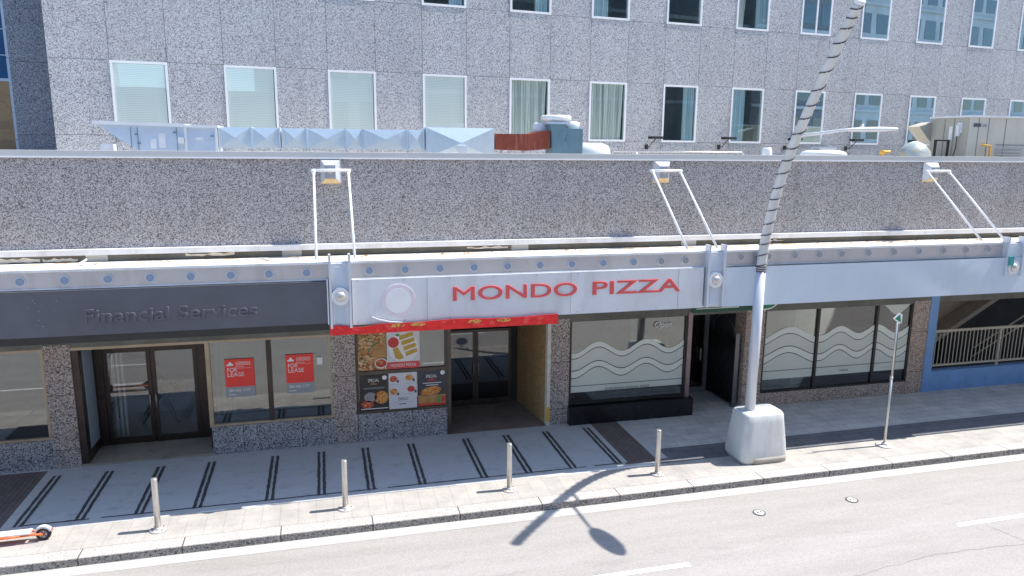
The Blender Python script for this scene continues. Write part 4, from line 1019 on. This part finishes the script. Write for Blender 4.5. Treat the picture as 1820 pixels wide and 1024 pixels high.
m = MB(); m.tube([(16.5, 19.0, RZ), (16.5, 19.0, 6.97), (16.75, 19.0, 6.97)], .05, 10); m.tube([(16.5, 19, 6.9), (16.5, 19, 7.02)], .08, 10)
tag(m.build('gas_pipe', 'yellow_pipe'), 'short yellow gas pipe elbow rising behind the parapet', 'pipe')
wd = thing('wrapped_dome', 'dome vent wrapped in clear plastic beside the cream rooftop unit', 'vent', (17.6, 18.9, RZ))
m = MB(); m.tube([(17.55, 18.9, RZ), (17.55, 18.9, 6.7), (17.55, 18.9, 7.0), (17.55, 18.9, 7.2), (17.55, 18.9, 7.3)], [.55, .52, .44, .28, .05], 22); m.build('dome', 'plastic_wrap', wd)
m = MB(); m.box(17.72, 17.77, 18.30, 18.36, RZ, 7.3); m.box(18.18, 18.23, 18.30, 18.36, RZ, 7.3); m.box(17.72, 18.23, 18.30, 18.36, 7.3, 7.34); m.build('support_frame', 'flood_black', wd)

ru = thing('rooftop_unit', 'large cream rooftop air conditioning unit with an angled hood at the right', 'air conditioner', (20, 18.8, RZ))
m = MB(); m.box(18.60, 24.5, 18.0, 19.45, 6.45, 8.0); m.build('cabinet', 'rtu_cream', ru, bevel=.012)
m = MB(); m.box(18.56, 24.55, 17.96, 19.5, 8.0, 8.05); m.build('top_panel', 'white_metal', ru)
m = MB(); m.box(18.585, 18.6, 18.04, 19.42, 6.47, 7.98); m.build('side_panel', 'rtu_tan', ru)
m = MB(); m.loft([[(18.6, 19.45, 7.95), (18.6, 19.45, 7.35), (18.6, 19.5, 7.35), (18.6, 19.5, 7.95)], [(18.6, 20.1, 7.80), (18.6, 20.1, 7.77), (18.6, 20.12, 7.77), (18.6, 20.12, 7.80)]], False) if 0 else m.prism([(18.62, 7.9), (18.1, 7.75), (18.62, 7.25)], 19.4, 19.9); m.build('intake_hood', 'rtu_tan', ru)
m = MB()
for y in (18.55, 18.9): m.box(18.578, 18.586, y, y+.012, 6.47, 7.97)
for x in (18.9, 19.27, 19.9, 21.3): m.box(x, x+.012, 17.992, 18.0, 6.47, 7.98)
m.box(19.6, 24.5, 17.992, 18.0, 7.2, 7.212); m.build('panel_seams', 'rim', ru)
m = MB(); m.box(18.56, 18.586, 18.26, 18.42, 7.55, 7.85); m.build('disconnect_box', 'label_white', ru)
m = MB(); m.box(18.48, 18.56, 18.28, 18.38, 7.45, 7.78); m.build('switch_box', 'white_metal', ru)
m = MB(); m.tube([(18.5, 18.33, 7.45), (18.5, 18.33, 7.1), (18.45, 18.45, 6.5)], .014, 8); m.build('cable', 'cable', ru)
m = MB(); m.box(18.575, 18.583, 18.6, 18.72, 7.35, 7.75); m.build('data_plate', 'label_white', ru)
m = MB(); m.box(18.72, 18.98, 17.988, 17.998, 7.72, 7.82); m.build('name_plate', 'rim', ru)
m = MB(); m.box(19.05, 19.2, 17.988, 17.998, 7.72, 7.80); m.build('rating_plate', 'poster_grey', ru)
m = MB()
for k in range(5): m.box(19.62, 20.6, 17.97, 18.0, 6.72+.09*k, 6.76+.09*k)
m.build('louvre', 'cap_metal', ru)
m = MB(); m.tube([(19.0, 17.9, 7.2), (19.32, 17.9, 7.18), (19.34, 17.9, 6.5)], .03, 10); m.build('gas_pipe', 'yellow_pipe', ru)

# ------------------------------------------------------------------ street furniture
bol = None
BX = [(-3.156, 'second from the scooter? '), ]
for k, (x, y, lab) in enumerate(((-3.156, 13.65, 'round steel bollard at the kerb in front of the double glass doors'), (.22, 13.68, 'round steel bollard at the kerb in front of the granite pillar between posters and menu'), (3.553, 13.71, 'round steel bollard at the kerb in front of the brown brick doorway'), (6.885, 13.68, 'round steel bollard at the kerb nearest the lamp post and its curved shadow'))):
    if k == 0:
        b0 = thing('bollard', lab, 'bollard', (x, y, 0), 0, 'steel bollards along the kerb')
        m = MB(); m.tube([(0, 0, .01), (0, 0, 1.005), (0, 0, 1.02)], [.055, .055, .05], 24); m.build('post', 'steel', b0, local=True)
        m = MB(); m.tube([(0, 0, .002), (0, 0, .018), (0, 0, .024)], [.15, .15, .14], 28); m.tube([(0, 0, .02), (0, 0, .06)], [.075, .058], 20); m.build('base_plate', 'steel_base', b0, local=True)
        m = MB()
        for j in range(4): a = PI/4+j*PI/2; m.tube([(.115*math.cos(a), .115*math.sin(a), .02), (.115*math.cos(a), .115*math.sin(a), .038)], .012, 6)
        m.build('bolts', 'rim', b0, local=True)
        kids = [o for o in bpy.data.objects if o.parent == b0]
    else:
        c = b0.copy(); COL.objects.link(c); c.location = (x, y, 0); c['label'] = lab; c.rotation_euler = (R((0, .8, -.6, .5)[k]), R((0, -.5, .7, .9)[k]), k*.7)
        for o in kids: q = o.copy(); COL.objects.link(q); q.parent = c

# curved street lamp
lp = thing('street_lamp', 'tall curved lamp post wrapped in cable, with an oval lamp head and pale block base', 'street lamp', (9.42, 14.03, 0))
def sec(cx, cy, hx_, hy_, z, p_=3.2, n=40):
    o = []
    for i in range(n):
        a = 2*PI*i/n; c_, s_ = math.cos(a), math.sin(a)
        o.append((cx+hx_*math.copysign(abs(c_)**(2/p_), c_), cy+hy_*math.copysign(abs(s_)**(2/p_), s_), z))
    return o
BC = 9.52
m = MB(); m.loft([sec(BC, 14.03, .56, .40, .0, 6.5), sec(BC, 14.03, .60, .43, .10, 6.5), sec(BC, 14.03, .605, .435, .16, 6.5), sec(BC, 14.03, .575, .415, .45, 6.5), sec(BC, 14.03, .515, .365, .95, 6.5), sec(BC, 14.03, .50, .35, 1.10, 6.5), sec(BC, 14.03, .465, .31, 1.155, 6.5), sec(BC, 14.03, .2, .12, 1.165, 6.5)])
m.build('base_block', 'block_paint', lp)
m = MB(); m.loft([sec(BC+.1, 14.02, .49, .425, .0, 6.5), sec(BC+.1, 14.02, .51, .445, .15, 6.5), sec(BC+.1, 14.02, .47, .40, .155, 6.5)]); m.build('base_skirt', 'block_skirt', lp)
m = MB(); m.box(9.16, 9.2, 13.88, 14.18, 1.16, 1.168); m.build('base_cap', 'white_metal', lp)
path = [(9.30, 14.03, 1.1), (9.33, 14.06, 2.84), (9.36, 14.10, 4.38)]
cur = [(14.10, 4.38), (14.06, 4.8), (13.97, 5.25), (13.84, 5.75), (13.68, 6.25), (13.45, 6.78), (13.17, 7.30), (12.86, 7.82), (12.53, 8.36), (12.19, 8.90), (11.93, 9.28), (11.72, 9.57)]
m = MB(); m.tube(path, [.118, .114, .110], 28); m.build('shaft', 'pole_paint', lp)
cp_ = []
for (a, b_) in zip(cur, cur[1:]):
    for k in range(4): cp_.append(Vector((9.36, a[0]+(b_[0]-a[0])*k/4, a[1]+(b_[1]-a[1])*k/4)))
cp_.append(Vector((9.36, *cur[-1])))
for _ in range(3): cp_ = [cp_[0]] + [(cp_[k-1]+cp_[k]*2+cp_[k+1])/4 for k in range(1, len(cp_)-1)] + [cp_[-1]]
rs = [.108-.022*k/(len(cp_)-1) for k in range(len(cp_))]
m = MB(); m.tube(cp_, rs, 24); m.build('curved_arm', 'pole_wrap', lp)
m = MB(); e = cp_[-1]; d = (cp_[-1]-cp_[-2]).normalized(); m.tube([e, e+d*.05, e+d*.07], [.098, .1, .07], 20); m.build('end_cap', 'white_metal', lp)
# helix cable
hl = []; ln = 0; tot = sum((cp_[k+1]-cp_[k]).length for k in range(len(cp_)-1)); seglen = tot/(len(cp_)-1)
def at(u):
    u = max(0, min(len(cp_)-1.001, u)); k = int(u); f = u-k; return cp_[k].lerp(cp_[k+1], f), (cp_[k+1]-cp_[k]).normalized(), rs[k]
TURNS = 21; bulbs = MB()
for k in range(TURNS*24+1):
    tt = k/(TURNS*24); u = tt*(len(cp_)-1.01)
    p_, d_, r_ = at(u); A = Vector((1, 0, 0)); B = d_.cross(A); an = 2*PI*TURNS*(tt+.004*math.sin(tt*40))
    q = p_ + (r_+.008)*(math.cos(an)*A + math.sin(an)*B); hl.append(q)
    if k % 9 == 0: bulbs.tube([q, q+(q-p_).normalized()*.025], .008, 5)
m = MB(); m.tube(hl, .0125, 6); m.build('cable_wrap', 'cable', lp); bulbs.build('fairy_bulbs', 'bulb', lp)
m = MB()
for j in range(3): p_ = Vector((9.36, 14.10, 4.36+.05*j)); m.tube([p_-Vector((0, 0, .012)), p_+Vector((0, 0, .012))], .120, 20)
m.build('cable_collar', 'cable', lp)
m = MB(); m.tube([(9.36, 13.18, 7.28), (9.42, 12.6, 7.32), (9.48, 12.0, 7.37), (9.52, 11.6, 7.39)], [.035, .032, .028, .02], 12); m.build('lamp_arm', 'white_metal', lp)
hd = MB(); secs_ = []
dirv = Vector((.22, -1.0, 0)).normalized(); side = Vector((1, .22, 0)).normalized(); c0 = Vector((9.50, 11.95, 7.375))
for k in range(17):
    t_ = k/16; wd_ = .215*math.sqrt(max(0.004, 1-(2*t_-1)**2))**1.0 * (1.0 if t_ < .5 else 1.); th = .032*math.sqrt(max(.02, 1-(2*t_-1)**2))+.012
    cc = c0 + dirv*(t_*1.08); secs_.append([tuple(cc + side*wd_*math.cos(2*PI*j/20) + Vector((0, 0, th*math.sin(2*PI*j/20)))) for j in range(20)])
hd.loft(secs_); hd.build('lamp_head', 'white_metal', lp)
m = MB(); m.tube([(9.57, 11.60, 7.42), (9.57, 11.60, 7.47)], [.04, .03], 12); m.build('photocell', 'steel', lp)

# small sign on a thin post
sp_ = thing('street_sign', 'thin steel post on a round base carrying a small green triangle sign', 'sign', (12.95, 13.86, 0))
m = MB(); m.tube([(12.95, 13.86, .0), (12.95, 13.86, .02), (12.95, 13.86, .03)], [.20, .20, .17], 28); m.tube([(12.95, 13.86, .02), (12.95, 13.86, .09)], [.09, .04], 16); m.build('base', 'steel_base', sp_)
m = MB(); m.tube([(12.95, 13.86, .05), (12.94, 13.86, 1.7)], .030, 12); m.tube([(12.94, 13.86, 1.7), (12.93, 13.86, 3.05)], .022, 12); m.build('post', 'steel', sp_)
m = MB(); m.tube([(12.975, 13.86, 1.6), (12.98, 13.86, 3.12)], .012, 8); m.build('channel', 'rim', sp_)
m = MB(); m.tube([(12.94, 13.86, 1.66), (12.94, 13.86, 1.74)], .036, 12); m.build('clamp', 'steel_base', sp_)
tri = [(12.76, 3.17), (12.92, 3.30), (13.00, 3.26), (13.00, 3.06), (12.94, 3.04)]
m = MB(); m.prism(tri, 13.80, 13.82); m.build('plate', 'sign_white', sp_)
m = MB(); m.prism([(12.80, 3.17), (12.93, 3.27), (12.975, 3.07)], 13.797, 13.80); m.build('triangle', 'sign_green', sp_)

# e-scooter
sc_ = thing('kick_scooter', 'orange and grey electric scooter parked on the pavement at the left edge', 'scooter', (-5.5, 13.78, 0))
def wheel(x, y, z, r):
    m = MB(); n = 28; secs_ = []
    for k in range(n):
        a = 2*PI*k/n; secs_.append(None)
    ring = [(x+r*math.cos(2*PI*k/n), z+r*math.sin(2*PI*k/n)) for k in range(n)]
    m.tube([(x, y-.028, z), (x, y-.018, z), (x, y+.018, z), (x, y+.028, z)], [r-.018, r, r, r-.018], 28)
    wl = m.build('wheel', 'rubber', sc_)
    m = MB(); m.tube([(x, y-.032, z), (x, y+.032, z)], r*.58, 20); rm = m.build('rim', 'rim', wl)
    m = MB()
    for k in range(5): a = 2*PI*k/5; m.cyl((x+.03*math.cos(a), y-.036, z+.03*math.sin(a)), (x+r*.5*math.cos(a), y-.034, z+r*.5*math.sin(a)), .007, 6)
    m.build('spokes', 'steel', wl)
wheel(-5.06, 13.76, .125, .125); wheel(-6.12, 13.76, .125, .125)
m = MB(); m.box(-6.0, -5.28, 13.68, 13.84, .13, .17); m.build('deck', 'scooter_orange', sc_, bevel=.012)
m = MB(); m.box(-5.98, -5.25, 13.665, 13.855, .172, .20); m.build('deck_mat', 'scooter_grey', sc_, bevel=.01)
m = MB(); m.tube([(-5.4, 13.69, .155), (-5.2, 13.69, .155), (-5.06, 13.705, .13)], .02, 10); m.tube([(-5.4, 13.83, .155), (-5.2, 13.83, .155), (-5.06, 13.815, .13)], .02, 10); m.tube([(-6.0, 13.665, .15), (-5.4, 13.67, .155)], .02, 10); m.build('rear_fork', 'scooter_orange', sc_)
m = MB(); n = 12
for k in range(n):
    a0 = R(20+145*k/n); a1 = R(20+145*(k+1)/n); r0 = .150
    m.face([(-5.06+r0*math.cos(a0), 13.72, .125+r0*math.sin(a0)), (-5.06+r0*math.cos(a1), 13.72, .125+r0*math.sin(a1)), (-5.06+r0*math.cos(a1), 13.80, .125+r0*math.sin(a1)), (-5.06+r0*math.cos(a0), 13.80, .125+r0*math.sin(a0))], True)
    r2 = .115
    m.face([(-5.06+r0*math.cos(a0), 13.72, .125+r0*math.sin(a0)), (-5.06+r0*math.cos(a1), 13.72, .125+r0*math.sin(a1)), (-5.06+r2*math.cos(a1), 13.722, .125+r2*math.sin(a1)), (-5.06+r2*math.cos(a0), 13.722, .125+r2*math.sin(a0))])
m.build('fender', 'scooter_grey', sc_)
m = MB(); m.box(-4.925, -4.912, 13.73, 13.79, .17, .21); m.build('tail_light', 'red_white', sc_)
m = MB(); m.tube([(-6.12, 13.76, .13), (-6.06, 13.76, .35), (-5.97, 13.76, 1.12)], [.02, .03, .022], 12); m.build('stem', 'scooter_grey', sc_)
m = MB(); m.cyl((-5.97, 13.50, 1.12), (-5.97, 14.02, 1.12), .016, 10); m.build('handlebar', 'rubber', sc_)

# ------------------------------------------------------------------ person in the lobby, behind the double doors
pe = thing('person', 'person in dark clothes walking in the lobby behind the double glass doors', 'person', (-4.2, 19.15, 0))
def skinned(chain_pts, radii, edges, name, parent, matfn, sub=2):
    me = bpy.data.meshes.new(name); me.from_pydata(chain_pts, edges, [])
    o = bpy.data.objects.new(name, me); COL.objects.link(o)
    md = o.modifiers.new('skin', 'SKIN'); sbm = o.modifiers.new('sub', 'SUBSURF'); sbm.levels = sub; sbm.render_levels = sub
    if not me.skin_vertices: me.skin_vertices.new()
    for i, r_ in enumerate(radii):
        rr = r_ if isinstance(r_, tuple) else (r_, r_)
        me.skin_vertices[0].data[i].radius = rr
    me.skin_vertices[0].data[0].use_root = True
    dg = bpy.context.evaluated_depsgraph_get(); nm = bpy.data.meshes.new_from_object(o.evaluated_get(dg))
    bpy.data.objects.remove(o)
    mats, fn = matfn
    nm.materials.clear()
    for q in mats: nm.materials.append(MATS[q])
    for pl in nm.polygons: pl.material_index = fn(pl.center); pl.use_smooth = True
    r = bpy.data.objects.new(name, nm); COL.objects.link(r); r.parent = parent; return r
V_ = [(0, 0, .93), (0, 0, 1.12), (0, .0, 1.32), (0, 0, 1.43), (0, -.01, 1.50), (0, -.02, 1.60), (0, -.02, 1.70),
      (.09, 0, .88), (.30, .02, .50), (.40, .05, .08), (.52, .03, .03),
      (-.09, 0, .88), (-.18, -.02, .48), (-.36, 0, .10), (-.25, -.02, .03),
      (.0, -.20, 1.38), (-.10, -.26, 1.12), (.06, -.30, .90), (.10, -.31, .82),
      (.0, .20, 1.38), (.14, .25, 1.14), (.34, .24, 1.02), (.42, .24, 1.0)]
E_ = [(0, 1), (1, 2), (2, 3), (3, 4), (4, 5), (5, 6), (0, 7), (7, 8), (8, 9), (9, 10), (0, 11), (11, 12), (12, 13), (13, 14), (2, 15), (15, 16), (16, 17), (17, 18), (2, 19), (19, 20), (20, 21), (21, 22)]
Rr = [(.12, .16), (.11, .14), (.12, .17), .09, .055, .095, .085, .09, .06, .045, .035, .09, .06, .045, .035, .055, .042, .03, .028, .055, .042, .03, .028]
skinned(V_, Rr, E_, 'body', pe, (['cloth_dark', 'skin', 'cloth_grey'], lambda c: 1 if (c.z > 1.47 or (c.z < 1.05 and abs(c.y) > .2 and (c.x > .36 or c.z < .86) and c.z > .7)) else (0 if c.z > .9 else 2)))
m = MB(); m.loft([[(.0+r_*math.cos(2*PI*j/16)-.01, -.02+r_*math.sin(2*PI*j/16), z) for j in range(16)] for r_, z in ((.095, 1.66), (.108, 1.72), (.09, 1.78), (.04, 1.81))]); m.build('hair', 'hair_dark', pe, local=True)
m = MB(); m.tube([(.10, -.02, 1.64), (.125, -.02, 1.615)], [.018, .01], 8); m.build('nose', 'skin', pe, local=True)
m = MB()
for s_ in (-1, 1): m.tube([(.085, -.02+s_*.03, 1.655), (.095, -.02+s_*.03, 1.655)], .01, 8)
m.build('eyes', 'hair_dark', pe, local=True)
for s_, base in ((-1, Vector((.10, -.31, .82))), (1, Vector((.43, .24, 1.0)))):
    m = MB()
    for j, (dy_, ln_) in enumerate(((-.03, .07), (-.01, .08), (.01, .075), (.03, .06))):
        dd = Vector((0, 0, -1)) if s_ < 0 else Vector((1, 0, -.2)).normalized()
        a = base + Vector((0, dy_, 0)) if s_ > 0 else base + Vector((dy_, 0, 0)); m.tube([a, a+dd*ln_*.5, a+dd*ln_+Vector((.015, 0, -.01))], [.010, .009, .007], 6)
    a = base; m.tube([a, a+Vector((.03, -.035*s_, -.02))], [.011, .008], 6)
    m.build('fingers', 'skin', pe, local=True)
m = MB(); m.box(.36, .62, .20, .30, .78, .96)
bag = m.build('handbag', 'bag_pink', None, bevel=.03); bag.location = (-4.2, 19.15, 0); tag(bag, 'small pink bag held by the person in the lobby', 'bag')

# ------------------------------------------------------------------ across the street (seen in the glass only)
ob = thing('opposite_building', 'pale concrete office building across the street, mirrored in the windows', 'building', (5, -9, 0))
segs = [(-60, -20, 12, 0), (-20, -6, 17, -1), (-6, 4, 10.5, 0), (4, 14, 22, -1), (14, 24, 24, 0), (24, 27, 10.5, -1.5), (27, 40, 26, 0), (40, 46, 18, -1), (46, 60, 27, 0), (60, 120, 25, -1)]
for a, b_, h_, dy in segs:
    MB().box(a, b_, -22, -9+dy, 0, h_).build('wall', 'opp_concrete' if int(a) % 4 else 'opp_light', ob)
    m = MB(); z = 1.2
    while z < h_-2.2:
        x = a+.6
        while x < b_-2: m.box(x, x+1.7, -9.0+dy, -8.97+dy, z, z+1.9); x += 2.5
        z += 3.5
    m.build('window_grid', 'opp_glass', ob)
    m = MB(); z = .4
    while z < h_: m.box(a, b_, -9.0+dy, -8.85+dy, z, z+.3); z += 3.5
    m.build('floor_band', 'opp_light', ob)
